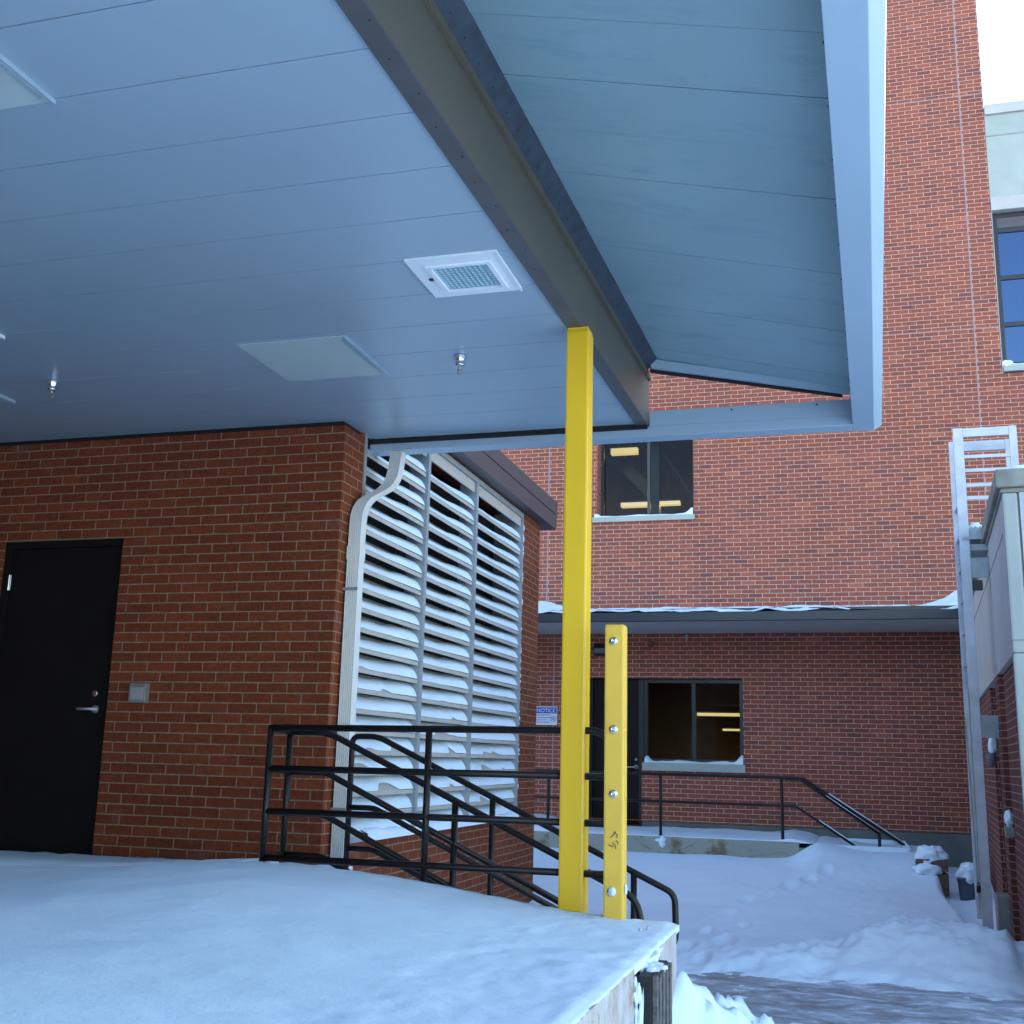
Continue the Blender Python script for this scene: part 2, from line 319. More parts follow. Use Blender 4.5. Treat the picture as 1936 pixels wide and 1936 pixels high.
nt_.links.new(ramp(nt_, vo.outputs['Distance'], [(.1, (.50, .72, .80)), (.5, (.26, .48, .58))]), b_.inputs['Base Color'])
M['lens'] = m

# ------------------------------------------------------------------ ground
def grid_axis(segs):
    out = []
    for a, b, st in segs:
        n = max(1, int(round((b-a)/st)))
        out += [a+(b-a)*i/n for i in range(n)]
    out.append(segs[-1][1]); return out
def heightfield(name, xs, ys, f, m, parent=None, skirt=None):
    me = bpy.data.meshes.new(name); V = [(x, y, f(x, y)) for y in ys for x in xs]; nx = len(xs)
    Fc = [(j*nx+i, j*nx+i+1, (j+1)*nx+i+1, (j+1)*nx+i) for j in range(len(ys)-1) for i in range(nx-1)]
    if skirt is not None:
        loop = [i for i in range(nx)]+[j*nx+nx-1 for j in range(1, len(ys))]+[(len(ys)-1)*nx+i for i in range(nx-2, -1, -1)]+[j*nx for j in range(len(ys)-2, 0, -1)]
        base = len(V); V += [(V[i][0], V[i][1], skirt) for i in loop]; n = len(loop)
        Fc += [(loop[k], base+k, base+(k+1) % n, loop[(k+1) % n]) for k in range(n)]
        Fc.append([base+k for k in range(n)][::-1]) if False else None
    me.from_pydata(V, [], Fc); me.materials.append(m)
    for p in me.polygons: p.use_smooth = True
    o = bpy.data.objects.new(name, me); link(o); setpar(o, parent); return o
road = new(); v = [road.verts.new(p) for p in ((-80, -80, -1.6), (80, -80, -1.6), (80, 80, -1.6), (-80, 80, -1.6))]; road.faces.new(v)
tag(obj('driveway', road, M['ice']), 'icy asphalt driveway showing through packed snow', 'driveway', kind='structure')
FP = []
_rf = random.Random(3)
for px_, py_ in [(1330,1718),(1378,1722),(1338,1742),(1372,1757),(1328,1775),(1352,1790),(1412,1706),(1452,1700),(1492,1692),(1530,1686),(1500,1668),(1562,1680),(1405,1738),(1300,1760)]:
    p_ = ray(px_, py_); p_ = p_*(-1.40/p_.z); FP.append((p_.x, p_.y, _rf.uniform(-.5, .5), _rf.uniform(.75, 1.3)))
def gz(x, y):
    z = -1.56
    # trodden / plowed icy strip: the snow thins out below the asphalt
    ice = sstep(-1.5, -1.1, x)*sstep(7.3, 8.2, y+.35*fbm(x, y, 2.4, 0, 6))*(1-sstep(9.2, 9.95, y+.35*fbm(x, y, 2.6, 3, 6)))
    far = sstep(9.6, 10.6, y)
    z += far*(.07+.30*sstep(10.4, 15.8, y)+.14*sstep(13.5, 16.0, y)*sstep(-.75, -.35, x))
    z += .035*fbm(x, y*.7, .8, 9, 2)*far
    # plowed ridge
    rc = 10.2+.25*math.sin(x*1.3)+.5*sstep(-.6, .4, x)*(1-sstep(.4, 1.2, x)); w_ = .42+.35*sstep(-.4, .6, x)*(1-sstep(.7, 1.3, x))
    rid = math.exp(-((y-rc)/w_)**2)*sstep(-1.4, -.5, x)
    z += rid*(.07+.15*sstep(-.3, .5, x)+.05*fbm(x, y, 4.5, 2, 5)+.022*fbm(x, y, 13, 2, 3))
    # drift drops away in a carved scoop in front of the ladder wall
    edge = .98+.05*math.sin(y*1.7)+.25*(1-sstep(10.4, 12.2, y))
    sc = sstep(edge, edge+.09, x)
    z -= sc*far*(.10+.17*sstep(10.8, 15, y))
    z += .16*sstep(1.15, 1.45, x)*sc*math.exp(-((y-13.0)/1.3)**2)
    # footprints
    if -1.4 < x < .6 and 9.5 < y < 14.8:
        for fx_, fy_, fa, fs in FP:
            dx, dy = x-fx_, y-fy_
            if abs(dx) < .3 and abs(dy) < .4:
                q = ((dx/.06)**2+((dy-fa*dx)/.17)**2)/fs**2*(1+.5*nz(x, y, 16, 3))
                z += -.034*math.exp(-q**2*.6)+.012*math.exp(-(q-2.2)**2)*(1+nz(x, y, 22, 5))
    z += .08*sstep(14.9, 16.0, y)*math.exp(-((x+.40)/.42)**2)*sstep(-.9, -.6, x)
    # mounds by the dock corner
    if -1.2 < x < .6 and 4 < y < 7.4:
        m_ = .46*math.exp(-((x+.78)/.17)**2)*sstep(4.8, 5.1, y)*(1-sstep(5.35, 5.95, y))*(1+.10*fbm(x, y, 5, 1, 4))
        m_ += .34*math.exp(-((x+.55)/.20)**2)*sstep(4.8, 5.3, y)*(1-sstep(5.9, 6.5, y))*(1+.35*fbm(x, y, 7, 4, 5))
        m_ += .12*math.exp(-((x+.15)/.45)**2)*sstep(5.3, 6.0, y)*(1-sstep(6.5, 7.1, y))*(1+.7*fbm(x, y, 6, 5, 5))
        z += m_
    near = 1-sstep(7.0, 7.6, y)
    z += near*(.05+.03*fbm(x, y, 4, 8, 5))
    if ice > 0:
        z = z*(1-ice)+ice*(-1.622+.030*fbm(x, y*1.2, 3.0, 6, 3)+.016*fbm(x, y, 12, 16, 4))
    z += .006*fbm(x, y, 9, 11, 4)
    return z
xs = grid_axis([(-70, -8, 6), (-8, -1.4, .25), (-1.4, 1.9, .028), (1.9, 8, .5), (8, 70, 6)])
ys = grid_axis([(-70, -4, 6), (-4, 4.6, .3), (4.6, 7.4, .032), (7.4, 12.5, .04), (12.5, 17.4, .07), (17.4, 70, 6)])
tag(heightfield('snow_ground', xs, ys, gz, M['snow']), 'drifted blue-white snow covering the yard', 'snow', kind='structure')

# ------------------------------------------------------------------ near brick building
YF, XC, ZS = 6.7, -3.156, 2.2
nb = empty('brick_building', (XC, YF, -1.6), 'near red brick building with a black door and a tall snow-filled louver', 'building')
DX0, DX1, DZ0, DZ1 = -5.797, -4.795, -.72, 1.443
bm = new()
wall(bm, lambda u, v, d: (u, YF+d, v), -10, XC, -1.7, 2.165, .3, [(DX0, DX1, -1.69, DZ1)])
LY0, LY1, LZ0, LZ1 = 7.03, 11.13, -.565, 2.50
wall(bm, lambda u, v, d: (XC-d, u, v), YF+.3, 11.83, -1.7, 2.165 if False else 2.52, .3, [(LY0, LY1, LZ0, LZ1)])
box(bm, XC-.3, XC, YF, YF+.3, 2.165, 2.1651) if False else None
box(bm, -10, XC-.3, 11.53, 11.83, -1.7, 2.52)
box(bm, -9.0, -8.7, -9, 6.699, -1.7, 2.19); box(bm, -8.699, -1.6, -9.3, -9, -1.7, 2.19)  # unseen side and back walls, added to keep light off the front brick
obj('wall', bm, M['brick_near'], nb)
bm = new(); box(bm, -10, XC-.02, YF+.02, YF+.3, 2.165, 2.52); obj('gap_shade', bm, M['dark'], nb)  # near-black strip painting the shade of the gap under the soffit
bm = new(); box(bm, -10, XC-.31, YF+.31, 11.52, 2.40, 2.50); obj('roof', bm, M['brownmetal'], nb)
bm = new(); box(bm, DX0, DX1, YF-.2, YF+.1, -1.6, DZ0-.003); obj('door_sill', bm, M['conc'], nb)
# door
bm = new(); t = .05
box(bm, DX0, DX0+t, YF+.03, YF+.16, DZ0, DZ1); box(bm, DX1-t, DX1, YF+.03, YF+.16, DZ0, DZ1); box(bm, DX0+t, DX1-t, YF+.03, YF+.16, DZ1-t, DZ1)
fr = obj('door_frame', bm, M['door'], nb, bevel=.003)
bm = new(); box(bm, DX0+t+.004, DX1-t-.004, YF+.05, YF+.095, DZ0+.01, DZ1-t-.004); dr = obj('door', bm, M['door'], nb, bevel=.003)
hp = onY(181, 1341, YF+.05)
bm = new(); lathe(bm, (hp.x, YF+.05, hp.z), [(.027, 0), (.027, -.012), (.014, -.018), (.012, -.05)], 16, 'Y')
tube(bm, [(hp.x+.005, YF+.0, hp.z), (hp.x-.06, YF-.002, hp.z), (hp.x-.115, YF+.004, hp.z)], .0095, 10); obj('door_handle', bm, M['steelbox'], dr, True)
hp2 = onY(181, 1311, YF+.05); bm = new(); lathe(bm, (hp2.x, YF+.05, hp2.z), [(.021, 0), (.021, -.01), (.016, -.014)], 16, 'Y'); obj('deadbolt', bm, M['chrome'], dr)
for zz in (1.15, .35, -.45):
    bm = new(); tube(bm, [(DX0+t, YF+.044, zz-.055), (DX0+t, YF+.044, zz+.055)], .010, 10); box(bm, DX0+t-.012, DX0+t+.014, YF+.046, YF+.0495, zz-.055, zz+.055)
    obj('hinge', bm, M['chrome'], dr)
bm = new(); box(bm, DX0-.05, DX1+.02, YF-.02, YF+.04, DZ0-.002, DZ0+.02); obj('threshold', bm, M['alu'], nb)
# eave of the louver building
bm = new(); box(bm, XC-.3, -3.03, 7.42, 12.08, 2.521, 2.68); box(bm, XC-.3, -3.024, 7.42, 12.09, 2.686, 2.83); box(bm, XC-.29, -3.036, 7.43, 12.07, 2.679, 2.69)
obj('eave', bm, M['brownmetal'], nb, bevel=.004)
bm = new(); box(bm, -10, XC-.3, 7.42, 12.08, 2.53, 2.80); obj('roof_slab', bm, M['brownmetal'], nb)
# louver
lv = empty('louver', (XC, LY0, LZ0), None, None); lv.parent = nb; lv.location = Vector((XC, LY0, LZ0))-nb.location
bays = [(LY0+.03, 8.275), (8.325, 9.535), (9.585, LY1-.035)]
bm = new()
box(bm, XC-.30, XC+.012, LY0, LY0+.03, LZ0, LZ1); box(bm, XC-.30, XC+.012, LY1-.035, LY1, LZ0, LZ1)
for a, b in ((8.275, 8.325), (9.535, 9.585)): box(bm, XC-.15, XC+.016, a, b, LZ0+.03, LZ1-.04)
box(bm, XC-.16, XC+.012, LY0+.03, LY1-.035, LZ1-.04, LZ1); box(bm, XC-.16, XC+.03, LY0+.03, LY1-.035, LZ0, LZ0+.03)
obj('louver_frame', bm, M['galv'], lv, bevel=.002)
pitch = .1372; nbl = 21; zb0 = LZ0+.045
for bi, (a, b) in enumerate(bays):
    bm = new(); sn = new()
    for k in range(nbl):
        z = zb0+k*pitch; th = .004
        hx, hz = .135, .120
        prof = [(.0, -.028), (.0, 0), (-hx, hz), (-hx-.02, hz), (-hx-.02, hz-th), (-hx-.002, hz-th), (-th, -.003), (-th, -.028)]
        prism(bm, prof, (XC-.008, a, z), (XC-.008, b, z), lambda p, q, P: Vector((P[0]+p, P[1], P[2]+q)))
        # snow lying on the blade, thicker towards the far end of the bay
        n = 26; rows = []
        ph = random.random()*10
        lowk = sstep(14, 2, 0) if False else 1-sstep(3, 12, k)
        for i in range(n+1):
            tt = i/n; y = a+(b-a)*tt
            cov = .60+.30*tt**2+.28*sstep(.55, .9, tt)+.10*noise.noise(Vector((y*5, k*3.1+bi*11, ph)))+.22*lowk*(1-sstep(.5,.9,tt))
            cov = max(.2, min(1.0, cov)); cov *= 1-.0*tt
            s0 = .02+.015*noise.noise(Vector((y*9, k*1.7, 3)))
            bare = noise.noise(Vector((y*3.2, k*2.3+bi*5, 20)))*lowk
            if lowk > .2 and bare > .15 and tt < .75: s0 = min(cov-.05, s0+.40*min(1, (bare-.15)*3.0))
            thk = .010+.026*sstep(.3, 1, tt)+.006*noise.noise(Vector((y*7, k*5.0, 9)))
            row = []
            for j in range(6):
                s = s0+(cov-s0)*j/5; bulge = thk*math.sin(math.pi*min(1, max(0, (j+.35)/5.7)))
                nx_, nz_ = hz/math.hypot(hx, hz), hx/math.hypot(hx, hz)
                row.append(sn.verts.new((XC-.008-hx*s+nx_*(bulge+.0015), y, z+hz*s+nz_*(bulge+.0015))))
            rows.append(row)
        for i in range(n):
            for j in range(5): sn.faces.new((rows[i][j], rows[i+1][j], rows[i+1][j+1], rows[i][j+1]))
    lp = obj('louver_blades', bm, M['louver'], lv)
    so_ = obj('snow', sn, M['snow'], lp, True)
bm = new(); box(bm, XC-.36, XC-.31, LY0-.1, LY1+.1, LZ0-.1, LZ1); obj('louver_backing', bm, M['void_grey'], lv)
bm = new(); box(bm, XC-.02, XC-.01, bays[1][0], bays[1][1], LZ1-.135, LZ1-.041); box(bm, XC-.02, XC-.01, bays[2][0], bays[2][1], LZ1-.135, LZ1-.041); box(bm, XC-.02, XC-.01, bays[0][0], bays[0][1], LZ1-.135, LZ1-.041); obj('blank_panel', bm, M['louver'], lv)
n_ = 60; sn = new(); rows = []
for i in range(n_+1):
    y = LY0+.32+(LY1-.04-LY0-.32)*i/n_; h = .035+.035*nz(y, 0, 2.2)+.02*nz(y, 1, 9)
    h = max(.012, h)
    rows.append([sn.verts.new((XC+.045, y, LZ0-.002)), sn.verts.new((XC+.035, y, LZ0+.03+h*.5)), sn.verts.new((XC-.01, y, LZ0+.03+h)), sn.verts.new((XC-.10, y, LZ0+.04+h*.9))])
for i in range(n_):
    for j in range(3): sn.faces.new((rows[i][j], rows[i+1][j], rows[i+1][j+1], rows[i][j+1]))
obj('sill_snow', sn, M['snow'], lv, True)
# snow crust in the gap beside the louver
bm = new()
for k in range(70):
    z = -.3+2.7*random.random(); s = .006+.010*random.random()
    bmesh.ops.create_icosphere(bm, subdivisions=1, radius=s, matrix=Matrix.Translation((XC+.004+.006*random.random(), LY1+.006+.012*random.random(), z))@Matrix.Diagonal((.6, 1, 1.6, 1)))
obj('snow', bm, M['snow'], lv, True)

# bell-push / access control box beside the door
p = onY(252, 1292, YF); q = onY(291, 1329, YF-.06)
bm = new(); prism(bm, [(0, 0), (-.045, .004), (-.05, .02), (-.05, .118), (-.04, .132), (0, .135)], (-4.60, YF, .302), (-4.475, YF, .302), lambda a, b, P: Vector((P[0], P[1]+a, P[2]+b)))
t_ = tag(obj('card_reader', bm, M['steelbox'], bevel=.003), 'small stainless steel box on the brick wall right of the black door', 'card reader')
bm = new(); box(bm, -4.585, -4.49, YF-.052, YF-.0495, .325, .405); obj('cover_plate', bm, M['alu'], t_)

# ------------------------------------------------------------------ canopy
def sx(y): return .025*(y-7.2)
cn = empty('canopy', (-1.2, 7.2, ZS), 'big white metal loading dock canopy seen from below', 'canopy')
yj = [2.565+.377*k for k in range(-30, 13)]
yj = [y for y in yj if y < 6.95]+[7.14]
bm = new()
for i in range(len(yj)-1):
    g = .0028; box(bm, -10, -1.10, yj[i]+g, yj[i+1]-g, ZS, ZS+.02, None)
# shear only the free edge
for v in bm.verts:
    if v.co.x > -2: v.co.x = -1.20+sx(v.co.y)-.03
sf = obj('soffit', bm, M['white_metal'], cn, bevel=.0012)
bm = new(); box(bm, -3, -1.22, -9, 7.15, ZS+.023, ZS+.04, sx); box(bm, -10, -3.2, -9, 7.15, ZS+.0231, ZS+.04); obj('soffit_backing', bm, M['darkframe'], cn)
bm = new(); box(bm, -3.15, -1.19, 7.142, 7.165, ZS-.003, ZS+.03); obj('edge_trim', bm, M['white_metal'], cn)
bm = new(); box(bm, -3.3, -1.19, 7.166, 7.19, ZS-.035, ZS+.07); obj('slot_shade', bm, M['dark'], cn)  # near-black strip painted in for the shaded slot before the fascia
# beam: steel channel
yb0, yb1 = -9, 7.21  # canopy extended out of view behind the camera to darken the front wall
bm = new(); box(bm, -1.265, -1.185, yb0, yb1, ZS-.012, ZS-.004, sx); bf = obj('beam_flange', bm, M['beam_flange'], cn)
L_ = []
for k in range(34):
    y = .3+.2065*k+.02*random.random(); L_.append((-1.205+sx(y)-.02*(k % 2), y, ZS-.012))
each('screw', L_, lambda b: lathe(b, (0, 0, 0), [(.0035, 0), (.003, -.002)], 8), M['dark'], bf)
bm = new(); box(bm, -1.20, -1.185, yb0, yb1, ZS-.003, ZS+.335, sx); box(bm, -1.1845, -1.165, yb0, yb1-.02, ZS+.30, ZS+.335, sx); obj('beam_web', bm, M['beam'], cn)
bm = new(); prism(bm, [(-1.184, .336), (-1.105, .41), (-1.105, .416), (-1.184, .40)], (0, yb0, ZS), (0, 7.1, ZS), lambda a, b, P: Vector((a+sx(P[1]), P[1], P[2]+b)))
fl = obj('flashing', bm, M['flash'], cn)
L_ = []
for k in range(44):
    y = .1+.16*k+.03*random.random(); L_.append((-1.15+sx(y), y, ZS+.368))
each('screw', L_, lambda b: lathe(b, (0, 0, 0), [(.004, 0), (.0035, -.004)], 8), M['stair_in'], fl)
# right bay deck, sloping down to the gutter
bm = new(); zl, zr = ZS+.412, ZS+.118
yd = [3.39+.385*k for k in range(-31, 10)]; yd = [y for y in yd if y < 7.0]+[7.08]
for i in range(len(yd)-1):
    g = .004; a, b = yd[i]+g, yd[i+1]-g; st = .004*(i % 2)
    hexa(bm, [(-1.108+sx(a), a, zl+st), (.125+sx(a), a, zr+st), (.125+sx(b), b, zr), (-1.108+sx(b), b, zl), (-1.108+sx(a), a, zl+.02), (.125+sx(a), a, zr+.02), (.125+sx(b), b, zr+.02), (-1.108+sx(b), b, zl+.02)])
dk = obj('roof_deck', bm, M['deck_metal'], cn, bevel=.001)
bm = new(); hexa(bm, [(-1.108+sx(yb0), yb0, zl+.035), (.12+sx(yb0), yb0, zr+.035), (.12+sx(7.05), 7.05, zr+.035), (-1.108+sx(7.05), 7.05, zl+.035), (-1.108+sx(yb0), yb0, zl+.1), (.12+sx(yb0), yb0, zl+.1), (.12+sx(7.05), 7.05, zl+.1), (-1.108+sx(7.05), 7.05, zl+.1)])
obj('roof_fill', bm, M['dark'], cn)
bm = new(); box(bm, -10, -1.205, yb0, 7.1, ZS+.25, zl+.3, sx); box(bm, -1.204, .1, yb0, 7.1, zl+.101, zl+.3, sx); obj('roof_mass', bm, M['dark'], cn)  # unseen roof slab, added to block light from above
# end closure of the deck
bm = new(); hexa(bm, [(-1.150, 7.075, zl-.062), (.118, 7.075, zr-.036), (.118, 7.10, zr-.036), (-1.150, 7.10, zl-.062), (-1.150, 7.075, zl+.004), (.118, 7.075, zr+.004), (.118, 7.10, zr+.02), (-1.150, 7.10, zl+.02)])
obj('end_channel', bm, M['frame_metal'], cn)
bm = new(); hexa(bm, [(-1.16, 7.101, zl-.078), (.06, 7.101, zr-.038), (.06, 7.13, zr-.038), (-1.16, 7.13, zl-.078), (-1.16, 7.101, zl+.1), (.06, 7.101, zr+.1), (.06, 7.13, zr+.1), (-1.16, 7.13, zl+.1)])
obj('end_flashing', bm, M['dark'], cn)
# fascia: far box and right box
zf = 2.118
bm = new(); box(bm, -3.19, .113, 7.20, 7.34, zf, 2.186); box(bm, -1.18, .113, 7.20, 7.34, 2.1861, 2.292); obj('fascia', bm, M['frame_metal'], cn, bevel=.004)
each('screw', [(-.64, 7.20, 2.268), (-.10, 7.20, 2.268)], lambda b: lathe(b, (0, 0, 0), [(.006, 0), (.006, -.004)], 8, 'Y'), M['dark'], cn)
bm = new()
prism(bm, [(.114, zf-2.2), (.242, zf-2.2-.003), (.292, zf-2.2+.035), (.292, .60), (.114, .60)], (0, -9, ZS), (0, 7.345, ZS), lambda a, b, P: Vector((a+sx(P[1]), P[1], P[2]+b)))
obj('fascia', bm, M['frame_metal'], cn, bevel=.003)
each('screw', [(.109+sx(.35+.385*k), .35+.385*k, ZS+.118) for k in range(18)], lambda b: lathe(b, (0, 0, 0), [(.006, 0), (.005, -.006)], 8), M['darkframe'], dk)
# flush access panels in the soffit
def hatch(x0, x1, y0, y1):
    bm = new(); box(bm, x0, x1, y0, y1, ZS-.006, ZS-.0005); h = obj('access_panel', bm, M['panel_white'], cn, bevel=.0015)
    bm = new(); box(bm, x1-.035, x1-.028, y0+.03, y1-.03, ZS-.014, ZS-.0062); box(bm, x1-.006, x1+.003, y0-.002, y1+.004, ZS-.018, ZS-.0003); obj('panel_lip', bm, M['white_metal'], h)
hatch(-3.155, -2.503, 5.247, 5.873); hatch(-5.77, -5.12, 5.235, 5.86); hatch(-3.215, -2.562, 2.32, 2.945)
# ceiling lights
def clight(x0, x1, y0, y1, label):
    c = empty('ceiling_light', ((x0+x1)/2, (y0+y1)/2, ZS), label, 'ceiling light', 'recessed lights in the canopy soffit')
    bm = new(); f = .085; za, zb = ZS-.012, ZS-.0005
    xi0, xi1, yi0, yi1 = x0+.095, x1-.075, y0+.095, y1-.07
    box(bm, x0, xi0, y0, y1, za, zb); box(bm, xi1, x1, y0, y1, za, zb); box(bm, xi0, xi1, y0, yi0, za, zb); box(bm, xi0, xi1, yi1, y1, za, zb)
    box(bm, x1-.007, x1+.004, y0, y1, za-.006, za-.0002)
    trm = obj('trim', bm, M['trim_white'], c)
    bm = new(); e = .022
    for a in ((xi0-e, xi0, yi0-e, yi1+e), (xi1, xi1+e, yi0-e, yi1+e), (xi0, xi1, yi0-e, yi0), (xi0, xi1, yi1, yi1+e)): box(bm, *a, za-.009, za-.0005)
    dfm = obj('lens_frame', bm, M['trim_white'], c)
    bm = new(); box(bm, xi0-.05, xi0-.03, (y0+y1)/2-.01, (y0+y1)/2+.01, za-.006, za-.0005); obj('latch', bm, M['darkframe'], dfm)
    bm = new(); box(bm, xi0, xi1, yi0, yi1, za+.004, za+.0095); obj('lens', bm, M['lens'], c)
clight(-1.843, -1.406, 4.428, 4.853, 'square recessed ceiling light with prismatic lens near the steel beam')
clight(-4.795, -4.356, 4.428, 4.853, 'recessed ceiling light cut off by the left edge of the picture')
# sprinklers
def sprk(x, y, label):
    c = empty('sprinkler', (x, y, ZS), label, 'fire sprinkler', 'chrome sprinkler heads under the canopy')
    bm = new(); lathe(bm, (x, y, ZS), [(.034, -.001), (.036, -.006), (.026, -.03), (.022, -.052), (.026, -.058), (.012, -.062)], 24); obj('escutcheon', bm, M['chrome'], c, True)
    bm = new(); lathe(bm, (x, y, ZS-.06), [(.009, 0), (.009, -.02), (.005, -.022), (.005, -.03)], 12)
    tube(bm, [(x-.012, y, ZS-.078), (x-.012, y, ZS-.10), (x, y, ZS-.108)], .0025, 6); tube(bm, [(x+.012, y, ZS-.078), (x+.012, y, ZS-.10), (x, y, ZS-.108)], .0025, 6)
    lathe(bm, (x, y, ZS-.108), [(.004, 0), (.014, -.002), (.014, -.004)], 12); obj('deflector', bm, M['steelbox'], c, True)
sprk(-1.996, 5.677, 'chrome sprinkler head between the square hatch and the yellow post')
sprk(-4.601, 5.569, 'chrome sprinkler head above the black door at left')

# ------------------------------------------------------------------ downspout
dsx, dsy = XC+.002, 7.03
ds = empty('downspout', (XC, 7.1, -1.5), 'white ribbed metal downspout with an S bend at the brick corner', 'downspout')
def spout_path():
    pts = [(-2.995, 7.27, 2.13), (-2.995, 7.20, 1.86), (-3.098, 6.875, 1.66), (-3.098, 6.86, 1.34), (-3.098, 6.86, -1.55)]
    return bend(pts, .13, 8)
def ribbed(bm, path, wx=.084, wy=.088):
    """corrugated rectangular section: ribs on the face towards the yard approach (-Y)"""
    prof = []
    nr = 6
    for k in range(nr*2+1):
        a = -wx/2+wx*k/(nr*2); prof.append((a, -wy/2+(.008 if k % 2 else 0)))
    prof += [(wx/2, -wy/2), (wx/2+.002, 0), (wx/2, wy/2), (-wx/2, wy/2)]
    prof = [p for i, p in enumerate(prof) if i == 0 or (abs(p[0]-prof[i-1][0])+abs(p[1]-prof[i-1][1])) > 1e-5]
    rings = []
    for p in path: rings.append([bm.verts.new((p.x+a, p.y+b, p.z)) for a, b in prof])
    n = len(prof); fs = []
    for i in range(len(rings)-1):
        for k in range(n): fs.append(bm.faces.new((rings[i][k], rings[i][(k+1) % n], rings[i+1][(k+1) % n], rings[i+1][k])))
    fs += [bm.faces.new(rings[0]), bm.faces.new(rings[-1])]
    bmesh.ops.recalc_face_normals(bm, faces=fs)
bm = new(); ribbed(bm, spout_path()); obj('pipe', bm, M['spout'], ds)
bm = new(); ribbed(bm, [Vector((-3.098, 6.86, 1.27)), Vector((-3.098, 6.86, 1.36))], .092, .096); obj('sleeve', bm, M['spout'], ds)
bm = new()
for zz in (1.06, -.35): box(bm, XC+.001, -3.05, 6.806, 6.809, zz, zz+.02)
obj('strap', bm, M['galv'], ds)

# ------------------------------------------------------------------ dock
ZD = -.72
dkk = empty('loading_dock', (-.8, 5, -1.6), 'snow-covered concrete loading dock with a steel-plated edge', 'loading dock')
bm = new(); box(bm, -10, -.76, -9, 5.30, -1.65, ZD); box(bm, -10, -2.92, 5.301, 6.69, -1.65, ZD-.002); obj('slab', bm, M['conc'], dkk)
bm = new(); box(bm, -.759, -.74, -3, 4.18, -1.6, ZD+.012); box(bm, -.86, -.7595, -3, 4.18, ZD+.001, ZD+.012); obj('tread_plate', bm, M['tread'], dkk, bevel=.002)
bm = new(); box(bm, -.759, -.74, 4.75, 5.22, -1.6, ZD+.004); box(bm, -.95, -.7595, 4.75, 5.22, ZD+.001, ZD+.008); cp = obj('corner_plate', bm, M['plate'], dkk, bevel=.002)
each('anchor_bolt', [(-.84, 5.06, ZD+.008), (-.86, 4.99, ZD+.008)], lambda b: lathe(b, (0, 0, 0), [(.011, 0), (.011, .012), (.006, .014), (.006, .028)], 6), M['bolt'], cp)
bm = new(); box(bm, -.739, -.685, 4.22, 4.60, -1.5, ZD-.02)
bp = obj('bumper', bm, M['rubber'], dkk, bevel=.006)
bm = new()
for k in range(9):
    y = 4.225+.041*k; box(bm, -.6845, -.668+.004*(k % 2), y, y+.036, -1.5, ZD-.018-.006*((k*5) % 3))
obj('bumper_laminations', bm, M['wornrubber'], bp, bevel=.003)
# dock snow
def dz(x, y):
    A = sstep(-.80, -2.3, x) if False else sstep(0, 1, (-.80-x)/1.9)
    prof = sstep(1.2, 3.2, y)*.55+.45*sstep(3.0, 4.9, y)
    wallf = 1-sstep(5.4, 6.55, y)
    h = .012+.165*A*(.25+.75*prof)*(0.18+.82*wallf)
    h *= 1-.50*sstep(0, 1, (-2.7-x)/1.6)
    h += .010*fbm(x, y, 1.4, 3, 3)*A+.004*fbm(x, y, 6, 5, 3)
    h += .0035*math.sin(26*(y+.25*x)+5*nz(x, y, 1.6, 4))*max(0, nz(x, y, 1.1, 8)+.25)+.0035*fbm(x*.6, y*2.4, 9, 15, 4)
    # wind lumps near the edge
    h += .022*math.exp(-((x+.93)/.10)**2)*max(0, fbm(x*.6, y*1.4, 5, 8, 3)+.25)*sstep(3.4, 3.8, y)*(1-sstep(4.3, 4.6, y))
    e = sstep(0, 1, (-.740-x+.012*fbm(x*.2, y, 8, 2, 3))/.05)
    return ZD+.0125+.004*fbm(x, y, 14, 2, 3)+h*e
xs = grid_axis([(-9, -4.5, .3), (-4.5, -1.4, .06), (-1.4, -.741, .016)]); ys = grid_axis([(-8.9, 1.5, .4), (1.5, 5.33, .04)])
tag(heightfield('snow', xs, ys, dz, M['snow'], skirt=ZD-.01), 'smooth wind-packed snow lying on the loading dock', 'snow', kind='stuff')
xs = grid_axis([(-9, -5.5, .3), (-5.5, -2.93, .05)]); ys = grid_axis([(5.3301, 6.695, .04)])
tag(heightfield('snow', xs, ys, dz, M['snow'], skirt=ZD-.01), 'thin snow along the foot of the brick wall by the black door', 'snow', kind='stuff')
# snow clinging to dock face
def lump(bm, c, r, s=(1, 1, 1), seed=0, sub=3, amp=.25):
    res = bmesh.ops.create_icosphere(bm, subdivisions=sub, radius=1, matrix=Matrix.Identity(4))
    for v in res['verts']:
        n = v.co.normalized(); k = 1+amp*fbm(n.x*1.7+seed, n.y*1.7, 1, n.z*1.7+seed, 3)
        v.co = Vector((c[0]+n.x*r*k*s[0], c[1]+n.y*r*k*s[1], c[2]+n.z*r*k*s[2]))
bm = new()
lump(bm, (-.733, 4.195, -1.06), .045, (.5, .75, 4.5), 1, 4, .7); lump(bm, (-.738, 4.19, -.79), .03, (.5, 1, 1.5), 2, 4, .8); lump(bm, (-.738, 4.98, -.86), .028, (.35, 1, 1.5), 4, 4, .8); lump(bm, (-.73, 4.22, -1.3), .05, (.7, 1, 2.5), 7, 4, .7)
lump(bm, (-.735, 3.7, -.90), .03, (.4, 1.6, .7), 6)
lump(bm, (-.75, 4.55, -.728), .03, (.9, 6.5, .55), 5, 4, .6); lump(bm, (-.72, 4.42, -.742), .03, (1.6, 3.2, .35), 8, 4, .6)
obj('snow', bm, M['snow'], dkk, True)

